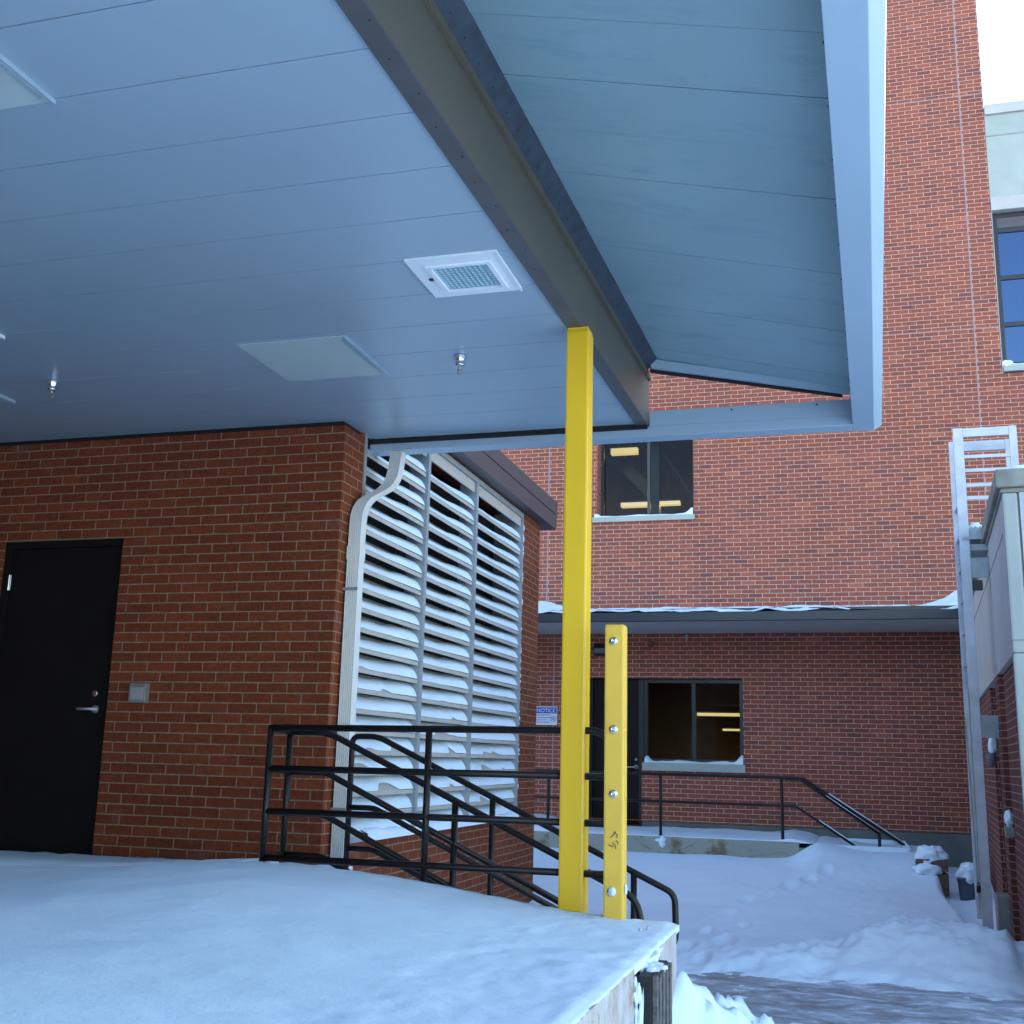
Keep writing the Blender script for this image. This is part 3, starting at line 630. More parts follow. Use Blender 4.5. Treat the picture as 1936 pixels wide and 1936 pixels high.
# ------------------------------------------------------------------ yellow posts
def post(bm, x0, x1, y0, y1, z0, z1, b=.008):
    box(bm, x0, x1, y0, y1, z0, z1)
sp_ = empty('support_post', (-1.25, 5.43, ZD), 'tall bright yellow square post carrying the canopy beam', 'post')
bm = new(); box(bm, -1.312, -1.193, 5.37, 5.489, ZD, ZS-.028); obj('shaft', bm, M['yellow'], sp_, bevel=.011)
bm = new(); box(bm, -1.306, -1.199, 5.376, 5.483, ZS-.0279, ZS-.0125); obj('cap_plate', bm, M['yellow'], sp_)
gp = empty('guard_post', (-1.0, 5.3, ZD), 'shorter amber yellow square post with rows of silver bolts at the dock corner', 'post')
bm = new(); box(bm, -1.078, -.985, 5.27, 5.362, ZD, .635); obj('shaft', bm, M['yellow2'], gp, bevel=.010)
for py in (1212, 1379, 1501, 1687):
    c = onY(1160 if py != 1687 else 1156, py, 5.27)
    bm = new(); lathe(bm, (c.x, 5.268, c.z), [(.021, .004), (.021, 0), (.019, -.007), (.010, -.011), (.003, -.007)], 20, 'Y')
    tube(bm, [(c.x, 5.262, c.z), (c.x, 5.252, c.z)], .004, 8); obj('bolt', bm, M['chrome'], gp, True)
    bm = new(); lathe(bm, (-.985, 5.30, c.z-.005), [(.011, -.003), (.011, .003), (.006, .006)], 10, 'X'); lathe(bm, (-1.081, 5.30, c.z-.005), [(.008, 0), (.011, .003)], 10, 'X')
    obj('side_bolt', bm, M['yellow2'], gp)
bm = new()
for a, b, c, d in ((-.01, .02, .012, .05), (.012, .045, .02, .02), (-.018, -.012, .004, -.02), (.0, .0, .016, -.028), (.016, .01, .024, -.008)):
    z0 = -.36
    tube(bm, [(-1.035+a, 5.2685, z0+b), (-1.035+(a+c)/2+.006, 5.2685, z0+(b+d)/2), (-1.035+c, 5.2685, z0+d)], .0022, 6)
obj('marker_scrawl', bm, M['beam_flange'], gp)
bm = new(); lump(bm, (-1.034, 5.262, -.572), .016, (1, .6, 1.2), 8); lump(bm, (-.979, 5.30, -.565), .014, (.5, 1, 1.5), 3); obj('snow', bm, M['snow'], gp, True)

# ------------------------------------------------------------------ railings
R_ = .0172
YG, YA_, YB = 5.40, 5.62, 6.30
XG = -2.862
gr = empty('guard_rail', (XG, YG, ZD), 'black four-bar pipe guard rail along the back edge of the dock', 'railing')
zt = [.128, -.078, -.292, -.520]
xr = -1.075
bm = new(); tube(bm, bend([(XG, YG, ZD), (XG, YG, zt[0]), (xr, YG, zt[0]+.012), (xr, YG, ZD-.02)], .03, 4) if False else [(XG, YG, ZD), (XG, YG, zt[0]+.003)], R_); obj('end_post', bm, M['black'], gr, True)
bm = new(); tube(bm, bend([(XG, YG, zt[0]), (xr, YG, zt[0]+.014), (xr, YG, ZD-.1)], .10, 8), R_); obj('top_rail', bm, M['black'], gr, True)
for k in (1, 2, 3):
    bm = new(); tube(bm, [(XG, YG, zt[k]), (xr, YG, zt[k]+.006)], R_*.97); obj('mid_rail', bm, M['black'], gr, True)
bm = new(); tube(bm, [(-1.99, YG, ZD-.01), (-1.99, YG, zt[0])], R_); obj('post', bm, M['black'], gr, True)
def stair_rail(Y, label, near):
    s = empty('stair_rail', (XG, Y, ZD), label, 'railing', 'black pipe rails down the dock stairs')
    zs = [.112, -.096, -.31, -.52] if near else [.108, -.30, -.53]
    X0, X1, sl = -2.64, -.99, -.4525
    dzs = zs
    for k, z in enumerate(zs):
        if near: end = (-1.0, z+sl*(-1.0-X0))
        bm = new()
        if k == 0:
            xe = -.95 if not near else -.985
            ze = z+sl*(xe-X0)
            pts = [(XG, Y, z), (X0, Y, z), (xe, Y, ze), (xe+.05, Y, ze-.27), (xe-.05, Y, ze-.34), (xe-.25, Y, ze-.27)]
            if not near: pts = [(XG+.06, Y, -1.0), (XG+.06, Y, z), (X0, Y, z), (xe+.05, Y, z+sl*(xe+.05-X0)), (xe+.055, Y, ze-.26), (xe-.02, Y, ze-.36), (xe-.25, Y, ze-.28)]
            tube(bm, bend(pts, .07 if near else .05, 7), R_)
        else:
            xe = -1.08
            tube(bm, bend([(XG+(.06 if not near else 0), Y, z), (X0, Y, z), (xe, Y, z+sl*(xe-X0))], .03, 3), R_*.97)
        obj('hand_rail' if k == 0 else 'mid_rail', bm, M['black'], s, True)
    ps = [XG] if near else []
    if near: ps += [-1.915, -1.09]
    else: ps += [-1.925, -1.12]
    for x in ps:
        zt_ = zs[0] if x < X0 else zs[0]+sl*(x-X0)
        bm = new(); tube(bm, [(x, Y, -1.35 if x > X0 else ZD), (x, Y, zt_)], R_); obj('post', bm, M['black'], s, True)
    if near:
        bm = new()
        for z, z2 in zip(zt, zs): tube(bm, [(XG, YG, z), (XG, Y, z2)], R_*.97)
        obj('return_rail', bm, M['black'], s, True)
stair_rail(YA_, 'black stair rail just behind the dock guard rail, nearer one of the pair', True)
stair_rail(YB, 'black stair rail with rounded end against the louver wall, farther one of the pair', False)
st = empty('dock_stairs', (-2.9, 5.9, -1.6), 'snow-filled concrete stairs going down behind the loading dock', 'stairs')
bm = new()
prof = [(-2.919, -1.65)]; X = -2.919; Z = ZD-.01
prof.append((X, Z)); X = -2.62; prof.append((X, Z))
for k in range(5): Z -= .165; prof.append((X, Z)); X += .33; prof.append((X, Z)) if k < 4 else None
prof.append((X-.33, -1.65))
prism(bm, prof, (0, 5.50, 0), (0, 6.42, 0), lambda a, b, P: Vector((a, P[1], b))); obj('steps', bm, M['conc'], st)
def stz(x, y): return ZD+.03-sstep(0, 1, 0)*0-max(0, (x+2.75))*.465+.02*fbm(x, y, 3, 2, 3)
heightfield('snow', grid_axis([(-2.9, -.95, .05)]), grid_axis([(5.5, 6.42, .05)]), stz, M['snow'], st, skirt=-1.6)

# ------------------------------------------------------------------ brick tower (far)
YB_ = 17.5
tw = empty('brick_tower', (0, YB_, -1.6), 'tall red brick building at the back of the yard with concrete sills', 'building')
UW = (-3.72, -2.165, 3.83, 5.42)       # upper window
LWn = (-2.975, -1.459, .0, 1.262)      # lower window
DR = (-3.84, -2.995, -.93, 1.282)      # door
RW = (2.468, 4.6, 5.95, 8.46)          # top right window
bm = new()
P = lambda u, v, d: (u, YB_+d, v)
wall(bm, P, -16, 2.455, -.86, 20, .35, [UW, (DR[0], LWn[1], 0.0, 1.272), (DR[0], DR[1], -.85, 0.0001)])  # unseen height and left extent sized to keep the yard in shade
wall(bm, P, 2.456, 10, -.86, 5.82, .35, [])  # wing's unseen right end set to let sun onto the side yard
box(bm, 2.10, 2.455, YB_+.351, YB_+8, -1, 20); box(bm, -16, -15.6, YB_+.351, YB_+8, -1, 20)
obj('wall', bm, M['brick_far'], tw)
bm = new(); box(bm, -16, 2.1, YB_+.36, YB_+8, 19.6, 19.9); box(bm, -15.6, 2.09, YB_+4.4, YB_+4.6, -1, 19.5); obj('roof', bm, M['conc'], tw)
bm = new(); box(bm, -16, DR[0]-.005, YB_+.03, YB_+.35, -1.7, -.861); box(bm, DR[1]+.005, 10, YB_+.02, YB_+.35, -1.7, -.861); obj('foundation', bm, M['conc_found'], tw)
# sealant joints in the brickwork
bm = new()
for x in (2.105, -4.53): box(bm, x-.008, x+.008, YB_-.002, YB_+.01, 2.0, 19.5)
box(bm, -4.4, -4.384, YB_-.002, YB_+.01, -.85, 1.9)
obj('control_joint', bm, M['joint'], tw)
bm = new()
for z in (6.575, 10.51): box(bm, -10, 2.45, YB_-.0025, YB_+.01, z-.0035, z+.0035)
obj('shelf_joint', bm, M['joint'], tw)
def window(par, x0, x1, z0, z1, y, mull=(), trans=(), fw=.05, glass='glass'):
    bm = new(); d = .06
    box(bm, x0, x0+fw, y, y+d, z0, z1); box(bm, x1-fw, x1, y, y+d, z0, z1); box(bm, x0+fw, x1-fw, y, y+d, z1-fw, z1); box(bm, x0+fw, x1-fw, y, y+d, z0, z0+fw)
    for mxx in mull: box(bm, mxx-fw/2, mxx+fw/2, y+.002, y+d-.002, z0+fw, z1-fw)
    for t in trans: box(bm, x0+fw, x1-fw, y+.004, y+d-.004, t-fw/2, t+fw/2)
    wn = obj('window', bm, M['darkframe'], par, bevel=.003)
    bm = new(); box(bm, x0+fw*.6, x1-fw*.6, y+.028, y+.034, z0+fw*.6, z1-fw*.6); obj('pane', bm, M[glass], wn)
    return wn
wu = window(tw, UW[0], UW[1], UW[2], UW[3], YB_+.30, mull=(-2.93,))
wl = window(tw, LWn[0], LWn[1], LWn[2], LWn[3], YB_+.10, mull=(-2.21,), fw=.06)
bm = new(); box(bm, DR[0], LWn[1], YB_+.09, YB_+.2, LWn[3]+.001, 1.271); box(bm, DR[0], DR[0]+.06, YB_+.09, YB_+.2, DR[2], LWn[3]); box(bm, DR[1]-.06, DR[1]+.02-.001, YB_+.09, YB_+.2, DR[2], LWn[3]); obj('door_frame', bm, M['darkframe'], tw)
bm = new(); box(bm, DR[0]+.064, DR[1]-.064, YB_+.12, YB_+.165, DR[2], LWn[3]-.004); dr2 = obj('door', bm, M['door'], tw, bevel=.004)
hp = onY(1203, 1450, YB_+.12); bm = new(); lathe(bm, (hp.x, YB_+.12, hp.z), [(.035, 0), (.035, -.015), (.015, -.02), (.012, -.06)], 14, 'Y'); tube(bm, [(hp.x, YB_+.06, hp.z), (hp.x-.13, YB_+.06, hp.z-.004)], .010, 8)
lathe(bm, (hp.x, YB_+.12, hp.z+.11), [(.022, 0), (.022, -.012)], 14, 'Y'); obj('door_handle', bm, M['steelbox'], dr2, True)
def sill(par, x0, x1, z1, h, proj=.045, name='sill'):
    bm = new(); box(bm, x0, x1, YB_-proj, YB_+.3, z1-h, z1); s = obj(name, bm, M['conc_green'], par, bevel=.006)
    sn = new(); n = 40; rows = []
    for i in range(n+1):
        x = x0+.03+(x1-x0-.06)*i/n; h_ = .018+.02*max(0, fbm(x, z1, 3.1, 4, 3)+.4)+.10*math.exp(-((x-(x1-.05))/.07)**2)*(1 if name == 'sill' else 0)+.06*math.exp(-((x-(x0+.05))/.05)**2)
        rows.append([sn.verts.new((x, YB_-proj+.004, z1)), sn.verts.new((x, YB_-proj+.02, z1+h_*.6)), sn.verts.new((x, YB_+.06, z1+h_*1.1)), sn.verts.new((x, YB_+.29 if name != 'sill' else YB_+.1, z1+h_*1.2))])
    for i in range(n):
        for j in range(3): sn.faces.new((rows[i][j], rows[i+1][j], rows[i+1][j+1], rows[i][j+1]))
    obj('snow', sn, M['snow'], s, True)
sill(tw, UW[0]-.07, UW[1]+.015, UW[2], .085)
sill(tw, LWn[0]+.0, LWn[1]+.02, 0.0, .12)
# rooms behind the windows
bm = new(); box(bm, -6.5, -1.2, YB_+3.4, YB_+3.5, 2.6, 6.5); box(bm, -6.5, -1.2, YB_+.36, YB_+3.39, 6.0, 6.1); box(bm, -6.5, -1.2, YB_+.36, YB_+3.39, 2.9, 3.0); box(bm, -6.5, -6.4, YB_+.36, YB_+3.39, 3.01, 5.99); box(bm, -1.3, -1.2, YB_+.36, YB_+3.39, 3.01, 5.99)
obj('stairwell_walls', bm, M['inwall'], tw)
bm = new()
hexa(bm, [(-4.1, YB_+2.0, 5.55), (-2.6, YB_+2.0, 3.9), (-2.6, YB_+2.1, 3.9), (-4.1, YB_+2.1, 5.55), (-4.1, YB_+2.0, 5.85), (-2.6, YB_+2.0, 4.2), (-2.6, YB_+2.1, 4.2), (-4.1, YB_+2.1, 5.85)])
hexa(bm, [(-3.1, YB_+1.4, 5.6), (-2.1, YB_+1.4, 4.0), (-2.1, YB_+1.5, 4.0), (-3.1, YB_+1.5, 5.6), (-3.1, YB_+1.4, 5.66), (-2.1, YB_+1.4, 4.06), (-2.1, YB_+1.5, 4.06), (-3.1, YB_+1.5, 5.66)])
box(bm, -3.05, -2.9, YB_+1.2, YB_+1.5, 3.0, 6.0)
for k in range(14):
    x = -4.0+.1*k; z = 5.85-1.1*(x+4.1); tube(bm, [(x, YB_+2.05, z), (x, YB_+2.05, z+.75)], .012, 6)
obj('interior_stair', bm, M['stair_in'], tw)
bm = new(); box(bm, -6, .5, YB_+3.0, YB_+3.1, -1, 2.0); box(bm, -6, .5, YB_+.36, YB_+2.99, 1.62, 1.72); box(bm, -6, .5, YB_+.36, YB_+2.99, -1.1, -1.0); box(bm, .4, .5, YB_+.36, YB_+2.99, -.99, 1.61); box(bm, -6, -5.9, YB_+.36, YB_+2.99, -.99, 1.61)
obj('lobby_walls', bm, M['inwall2'], tw)
LW = 1.0
def flight(x0, x1, y, z, label, h=.05):
    c = empty('interior_light', ((x0+x1)/2, y, z), label, 'interior light', 'lit yellow strip lights behind the windows')
    bm = new(); box(bm, x0, x1, y-.07, y+.07, z, z+h); obj('tube', bm, M['tubelight'], c)
    bm = new(); box(bm, x0-.02, x1+.02, y-.09, y+.09, z+h+.001, z+h+.03); obj('housing', bm, M['stair_in'], c)
    al = bpy.data.lights.new('lamp_glow', 'AREA'); al.shape = 'RECTANGLE'; al.size = x1-x0; al.size_y = .12; al.energy = LW; al.color = (1, .72, .36)
    ao = bpy.data.objects.new('lamp_glow', al); link(ao); setpar(ao, c); ao.location = ao.location+Vector(((x0+x1)/2, y, z-.01))
def fpx(a, b, Y, label, h=.05):
    p = onY(*a, Y); q = onY(*b, Y); flight(p.x, q.x, Y, (p.z+q.z)/2-h/2, label, h)
fpx((1156, 854), (1206, 854), YB_+1.3, 'lit strip light at the top left of the upper window', .10)
fpx((1175, 955), (1226, 955), YB_+1.3, 'lit strip light low in the left half of the upper window', .07)
fpx((1240, 952), (1286, 952), YB_+1.3, 'lit strip light low in the right half of the upper window', .06)
fpx((1319, 1351), (1400, 1351), YB_+1.1, 'upper lit strip light in the lower right window', .045)
fpx((1367, 1380), (1400, 1380), YB_+1.1, 'lower lit strip light in the lower right window', .03)
# concrete wing at top right with tall window
bm = new(); wall(bm, P, 2.457, 10, 5.821, 10.25, .35, [(RW[0], RW[1], 5.822, 8.46)]); obj('wing_wall', bm, M['conc_green'], tw)
bm = new(); box(bm, 2.46, 10, YB_-.05, YB_-.001, 10.10, 10.27); box(bm, 2.458, 10, YB_-.04, YB_-.001, 8.462, 8.68); obj('wing_band', bm, M['conc_clean'], tw, bevel=.006)
bm = new(); box(bm, 2.458, 10, YB_-.008, YB_-.0005, 9.735, 9.75); obj('wing_joint', bm, M['joint'], tw)
wr = window(tw, 2.47, 4.59, 5.95, 8.455, YB_+.08, mull=(3.5,), trans=(7.39, 6.63, 8.17), fw=.07, glass='glass_sky')
bm = new(); box(bm, 2.54, 3.46, YB_+.085, YB_+.10, 8.21, 8.38); obj('spandrel', bm, M['brownmetal'], wr)
sill(tw, 2.475, 4.6, 5.945, .10, name='wing_sill')
bm = new(); box(bm, 2.5, 10, YB_+3, YB_+3.1, 5, 10.2); box(bm, 2.5, 10, YB_+.36, YB_+3, 9.9, 10.0); obj('wing_room', bm, M['inwall2'], tw)
bm = new(); lump(bm, (2.53, YB_-.01, 5.965), .07, (1.1, .7, .9), 12); obj('snow', bm, M['snow'], tw, True)
# entrance roof
er = empty('entrance_roof', (-1, 15.85, 1.95), None, None); er.parent = tw; er.location = Vector((-1, 15.85, 1.95))-tw.location
bm = new(); box(bm, -9, 1.72, 15.86, YB_-.002, 1.955, 2.04); obj('soffit', bm, M['conc_clean'], er)
bm = new(); box(bm, -9, 1.70, 15.80, 15.858, 1.94, 2.065); box(bm, -9, 1.70, 15.86, 16.4, 2.041, 2.075); obj('fascia', bm, M['darkframe'], er, bevel=.006)
bm = new(); box(bm, -9, 1.70, 16.45, 16.55, 2.08, 2.20); obj('gutter', bm, M['darkframe'], er)
def ez(x, y):
    t = (y-15.83)/(YB_-15.83)
    h = 2.082+.20*t+.03*fbm(x, y, 1.6, 4, 3)+.16*math.exp(-((x-1.75)/.35)**2)*t+.12*sstep(-3.6, -4.8, x) if False else 2.083+.27*t+.040*fbm(x, y, 2.6, 4, 5)+.24*math.exp(-((x-1.8)/.35)**2)*t+.16*sstep(0, 1, (-4.0-x)/.8)*t
    bare = sstep(.05, .35, noise.noise(Vector((x*.8, y*1.5, 2)))+.25*sstep(-2.5, 0, x)-.9*abs(t-.25))
    return h-bare*.11*(1-t)
heightfield('snow', grid_axis([(-8, -5, .3), (-5, 1.70, .05)]), grid_axis([(15.83, YB_-.003, .04)]), ez, M['snow'], er)
# wall lamp, bell
wlp = empty('wall_lamp', (-3.62, YB_, 1.55), 'dark box-shaped wall lamp above the far door, half hidden by the yellow post', 'wall lamp')
c = onY(1136, 1229, YB_-.1)
bm = new(); prism(bm, [(0, -.09), (0, .1), (-.09, .1), (-.17, .03), (-.17, -.06)], (c.x-.11, YB_, c.z), (c.x+.11, YB_, c.z), lambda a, b, P: Vector((P[0], P[1]+a, P[2]+b))); obj('housing', bm, M['darkframe'], wlp, bevel=.004)
bm = new(); box(bm, c.x-.09, c.x+.09, YB_-.175, YB_-.171, c.z-.05, c.z+.02); obj('lens', bm, M['bin'], wlp)
c = onY(1229, 1217, YB_-.05); fb = empty('fire_bell', (c.x, YB_, c.z), 'small dull red fire alarm device under the entrance soffit', 'alarm')
bm = new(); box(bm, c.x-.03, c.x+.03, YB_-.04, YB_-.001, c.z-.10, c.z-.02); obj('base', bm, M['red'], fb, bevel=.006)
bm = new(); lathe(bm, (c.x, YB_-.001, c.z+.02), [(.035, 0), (.035, -.04), (.02, -.06)], 14, 'Y'); obj('bell', bm, M['wood'], fb, True)
c = onY(1298, 1203, YB_-.05); bm = new(); lathe(bm, (c.x, YB_-.001, c.z), [(.03, 0), (.03, -.03), (.022, -.06)], 14, 'Y'); tube(bm, [(c.x, YB_-.03, c.z), (c.x, YB_-.05, c.z-.07)], .012, 8)
tag(obj('door_sensor', bm, M['galv'], smooth=True), 'tiny grey sensor on the far wall right of the red alarm device', 'sensor')

# notice sign
p0 = onY(1008.5, 1335, YB_-.01); p1 = onY(1053, 1371, YB_-.01)
x0, x1, z1, z0 = p1.x-.365, p1.x, p0.z-.005, p1.z
ns = empty('notice_sign', (x0, YB_, z0), 'blue and white NOTICE sign half hidden by the brick pillar', 'sign')
bm = new(); box(bm, x0, x1, YB_-.010, YB_-.003, z0, z1); obj('board', bm, M['sign_white'], ns, bevel=.002)
bm = new(); box(bm, x0+.01, x1-.01, YB_-.0125, YB_-.0102, z1-.105, z1-.012); obj('header', bm, M['sign_blue'], ns)
def text(body, size, x, y, z, mname, par, al='LEFT', name='lettering', ext=.0008, bold=0):
    cu = bpy.data.curves.new(name, 'FONT'); cu.body = body; cu.size = size; cu.extrude = ext; cu.align_x = al; cu.offset = bold
    o = bpy.data.objects.new(name, cu); link(o); o.rotation_euler = (math.pi/2, 0, 0); o.location = (x, y, z)
    bpy.context.view_layer.update(); me = bpy.data.meshes.new_from_object(o)
    me.transform(o.matrix_world); me.materials.clear(); me.materials.append(M[mname]); bpy.data.objects.remove(o)
    ob = bpy.data.objects.new(name, me); link(ob); setpar(ob, par); return ob
text('NOTICE', .083, (x0+x1)/2, YB_-.0135, z1-.088, 'sign_white', ns, 'CENTER', bold=.0012)
for i, s in enumerate(('SMOKE FREE FACILITY', 'NO SMOKING WITHIN', '25 FEET OF ANY', 'ENTRANCE OR EXIT')):
    text(s, .0245, x0+.012, YB_-.011, z1-.139-.037*i, 'sign_blue', ns, bold=.0004)
bm = new(); cx, cz, rr = x1-.062, z1-.19, .042
for k in range(32):
    t0, t1 = 2*math.pi*k/32, 2*math.pi*(k+1)/32
    hexa(bm, [(cx+r_*math.cos(t), yy, cz+r_*math.sin(t)) for yy in (YB_-.0101, YB_-.0125) for r_, t in ((rr, t0), (rr, t1), (rr-.006, t1), (rr-.006, t0))])
tube(bm, [(cx-.028, YB_-.0118, cz+.028), (cx+.028, YB_-.0118, cz-.028)], .003, 6); box(bm, cx-.028, cx+.02, YB_-.0118, YB_-.0101, cz-.004, cz+.005)
tube(bm, [(cx+.018, YB_-.0112, cz+.006), (cx+.022, YB_-.0112, cz+.016), (cx+.014, YB_-.0112, cz+.024)], .002, 6)
obj('no_smoking_symbol', bm, M['sign_blue'], ns)

# ------------------------------------------------------------------ landing and far rails
ld = empty('entrance_landing', (-2.5, 15.9, -1.6), 'cracked rust-stained concrete landing in front of the far door', 'landing')
bm = new(); box(bm, -9, -.635, 15.9, YB_-.001, -1.65, -.975); obj('slab', bm, M['rustconc'], ld, bevel=.012)
bm = new()
for k in range(5): box(bm, -.634+.30*k, -.634+.30*(k+1)-.001, 15.92, YB_+.015, -1.65, -1.05-.12*k)
obj('steps', bm, M['conc'], ld)
def crack(pts, dark=M['dark']):
    bm = new()
    q = []
    for i in range(len(pts)-1):
        a = onY(*pts[i], 15.897); b = onY(*pts[i+1], 15.897)
        for k in range(5):
            p = a.lerp(b, k/5); p += Vector((0, 0, .012*noise.noise(Vector((p.x*30, p.z*30, 3))))); q.append(p)
    q.append(onY(*pts[-1], 15.897))
    tube(bm, [(p.x, 15.8985, p.z) for p in q], .0032, 5); return bm
for pts in ([(1200, 1583), (1215, 1598), (1235, 1606)], [(1262, 1611), (1290, 1606), (1320, 1590)], [(1340, 1604), (1365, 1608), (1385, 1612), (1410, 1620), (1440, 1615), (1448, 1626)], [(1385, 1593), (1388, 1612)], [(1455, 1618), (1475, 1610), (1505, 1622)]):
    obj('crack', crack(pts), M['coping'], ld)
def lz(x, y):
    t = sstep(15.9, 16.2, y)
    return -.972+.035*t+.02*fbm(x, y, 1.5, 3, 3)*t+.13*math.exp(-((x+4.6)/.45)**2)-(.0 if x < -.75 else (x+.75)*.42)+(.10*math.exp(-((x+.45)/.3)**2))
heightfield('snow', grid_axis([(-8, -5, .3), (-5, .75, .05)]), grid_axis([(15.905, YB_-.002, .04)]), lz, M['snow'], ld, skirt=-.99)
fr_ = empty('landing_rail', (-2.4, 15.95, -1), 'black two-bar rail along the front edge of the far landing', 'railing')
YR = 15.95
r1 = .021
tz, mz = -.15, -.47
eA = onY(1663, 1577, YR); eM = onY(1655, 1625, YR); kA = onY(1509, 1473, YR); kM = onY(1504, 1528, YR)
bm = new(); tube(bm, [(-7.5, YR, tz), (kA.x, YR, tz-.006), (eA.x, YR, eA.z)], r1); obj('top_rail', bm, M['black'], fr_, True)
bm = new(); tube(bm, [(-7.5, YR, -.51), (kM.x, YR, -.52), (eM.x, YR, eM.z)], r1*.9); obj('mid_rail', bm, M['black'], fr_, True)
for px in (1036, 1249, 1479):
    x = onY(px, 1540, YR).x; bm = new(); tube(bm, [(x, YR, -1.0), (x, YR, tz)], r1); obj('post', bm, M['black'], fr_, True)
bm = new(); tube(bm, [(eA.x-.005, YR, -1.3), (eA.x-.005, YR, eA.z)], r1); obj('post', bm, M['black'], fr_, True)
bm = new(); prism(bm, [(-.013, 0), (0, .012), (.013, 0)], (kA.x+.35, YR, tz-.006-.35*(tz-eA.z)/(eA.x-kA.x)+r1), (eA.x, YR, eA.z+r1), lambda a, b, P: Vector((P[0], P[1]+a, P[2]+b-.002))); obj('snow', bm, M['snow'], fr_, True)
bm = new(); prism(bm, [(-.013, 0), (0, .014), (.013, 0)], (kM.x+.3, YR, -.52-.3*(-.52-eM.z)/(eM.x-kM.x)+r1*.9), (eM.x, YR, eM.z+r1*.9), lambda a, b, P: Vector((P[0], P[1]+a, P[2]+b-.002))); obj('snow', bm, M['snow'], fr_, True)
bm = new(); c = onY(1249, 1583, 15.9); lump(bm, (c.x+.02, 15.9, c.z-.06), .045, (1.1, .5, 1.5), 3, amp=.5); lump(bm, (c.x-.05, 15.9, c.z-.04), .025, (1.2, .5, .8), 5, amp=.5); obj('snow', bm, M['snow'], fr_, True)
wh = empty('wall_handrail', (0, 17.4, -.5), 'black sloping handrail fixed to the brick wall beside the far steps', 'railing')
YH = 17.42; a = onY(1519, 1473, YH); b = onY(1727, 1609, YH)
bm = new(); tube(bm, [(a.x-.25, YH, a.z+.0), (a.x, YH, a.z), (b.x, YH, b.z), (b.x+.01, YH, b.z-.12)], .024); obj('hand_rail', bm, M['black'], wh, True)
bm = new(); tube(bm, [(a.x+.5, YH, a.z-.5*(a.z-b.z)/(b.x-a.x)-.02), (a.x+.5, YH+.07, a.z-.5*(a.z-b.z)/(b.x-a.x)-.09)], .012); obj('bracket', bm, M['black'], wh, True)
bm = new(); k_ = .35; s_ = (a.z-b.z)/(b.x-a.x); prism(bm, [(-.015, 0), (0, .02), (.015, 0)], (a.x+k_, YH, a.z-k_*s_+.022), (b.x, YH, b.z+.022), lambda p, q, P: Vector((P[0], P[1]+p, P[2]+q))); obj('snow', bm, M['snow'], wh, True)

# ------------------------------------------------------------------ concrete and brick building at right
rb = empty('concrete_building', (1.3, 9.3, -1.6), 'low building at right edge with concrete parapet above brick', 'building')
A0 = Vector((1.225, 9.15, 0)); tdir = Vector((.0605, 1, 0)).normalized(); ndir = Vector((tdir.y, -tdir.x, 0))
PW = lambda u, v, d: A0+tdir*u+ndir*d+Vector((0, 0, v))
def rbox(bm, u0, u1, d0, d1, z0, z1):
    hexa(bm, [PW(u0, z0, d0), PW(u0, z0, d1), PW(u1, z0, d1), PW(u1, z0, d0), PW(u0, z1, d0), PW(u0, z1, d1), PW(u1, z1, d1), PW(u1, z1, d0)])
LEN = 8.33; ZB = .86
bm = new(); rbox(bm, .02, LEN, 0, .3, ZB, 2.12); rbox(bm, .0, .3, .301, 4, ZB, 2.12); obj('parapet_wall', bm, M['conc_clean'], rb, bevel=.01)
bm = new(); rbox(bm, -.05, LEN, -.05, .42, 2.121, 2.265); rbox(bm, -.05, .37, .421, 4, 2.122, 2.265); rbox(bm, -.02, LEN, -.02, .3, 2.08, 2.1205); obj('coping', bm, M['coping'], rb, bevel=.02)
bm = new(); rbox(bm, .25, LEN, -.003, .004, 1.80, 1.815); obj('panel_joint', bm, M['coping'], rb)
bm = new()
rbox(bm, .03, 2.02, .045, .35, -1.7, ZB-.001)          # recessed bay
rbox(bm, 2.021, 2.55, .0, .35, -1.7, ZB-.001)         # pilaster
rbox(bm, 2.551, 3.9, .09, .35, -1.7, ZB-.001)
rbox(bm, 3.901, LEN, .03, .35, -1.7, ZB-.001)
obj('wall', bm, M['brick_side'], rb)
bm = new(); rbox(bm, -.03, .028, -.008, .5, -1.7, ZB-.001); rbox(bm, -.03, .019, -.008, .10, ZB+.001, 2.079); pr = obj('pier', bm, M['conc_green'], rb, bevel=.018)
bm = new(); rbox(bm, -.028, -.0205, .112, 4, ZB+.001, 2.078); rbox(bm, -.032, -.0205, .112, 4, -1.7, ZB-.006); obj('pier_panel', bm, M['pale_panel'], rb)
bm = new(); rbox(bm, -.033, .019, -.011, .11, .95, .958); obj('pier_joint', bm, M['coping'], rb)
bm = new(); rbox(bm, .4, LEN, .43, 6, 1.9, 2.0); obj('roof', bm, M['conc'], rb)
bm = new(); rbox(bm, 2.60, 2.95, -.10, .085, -1.62, -1.12); obj('foundation_block', bm, M['conc'], rb, bevel=.01)
bm = new(); rbox(bm, 1.86, 2.0, -.03, .044, -.56, -.47); lg = obj('wall_ledge', bm, M['conc'], rb, bevel=.008)
bm = new(); c = PW(1.93, -.41, .012); lump(bm, c, .065, (.55, 1.0, 1.15), 31, 4, .4); obj('snow', bm, M['snow'], lg, True)
bm = new(); c = PW(.10, 2.27, .24); lump(bm, c, .13, (1.5, 1.0, .42), 33); c = PW(.12, 2.27, .55); lump(bm, c, .14, (1.8, 1, .4), 34); obj('snow', bm, M['snow'], rb, True)
bm = new(); c = PW(3.6, .25, -.0); lump(bm, c, .05, (.8, 1, 2.0), 35); 
fx = tag(obj('wall_fixture_snow', bm, M['snow'], rb, True))
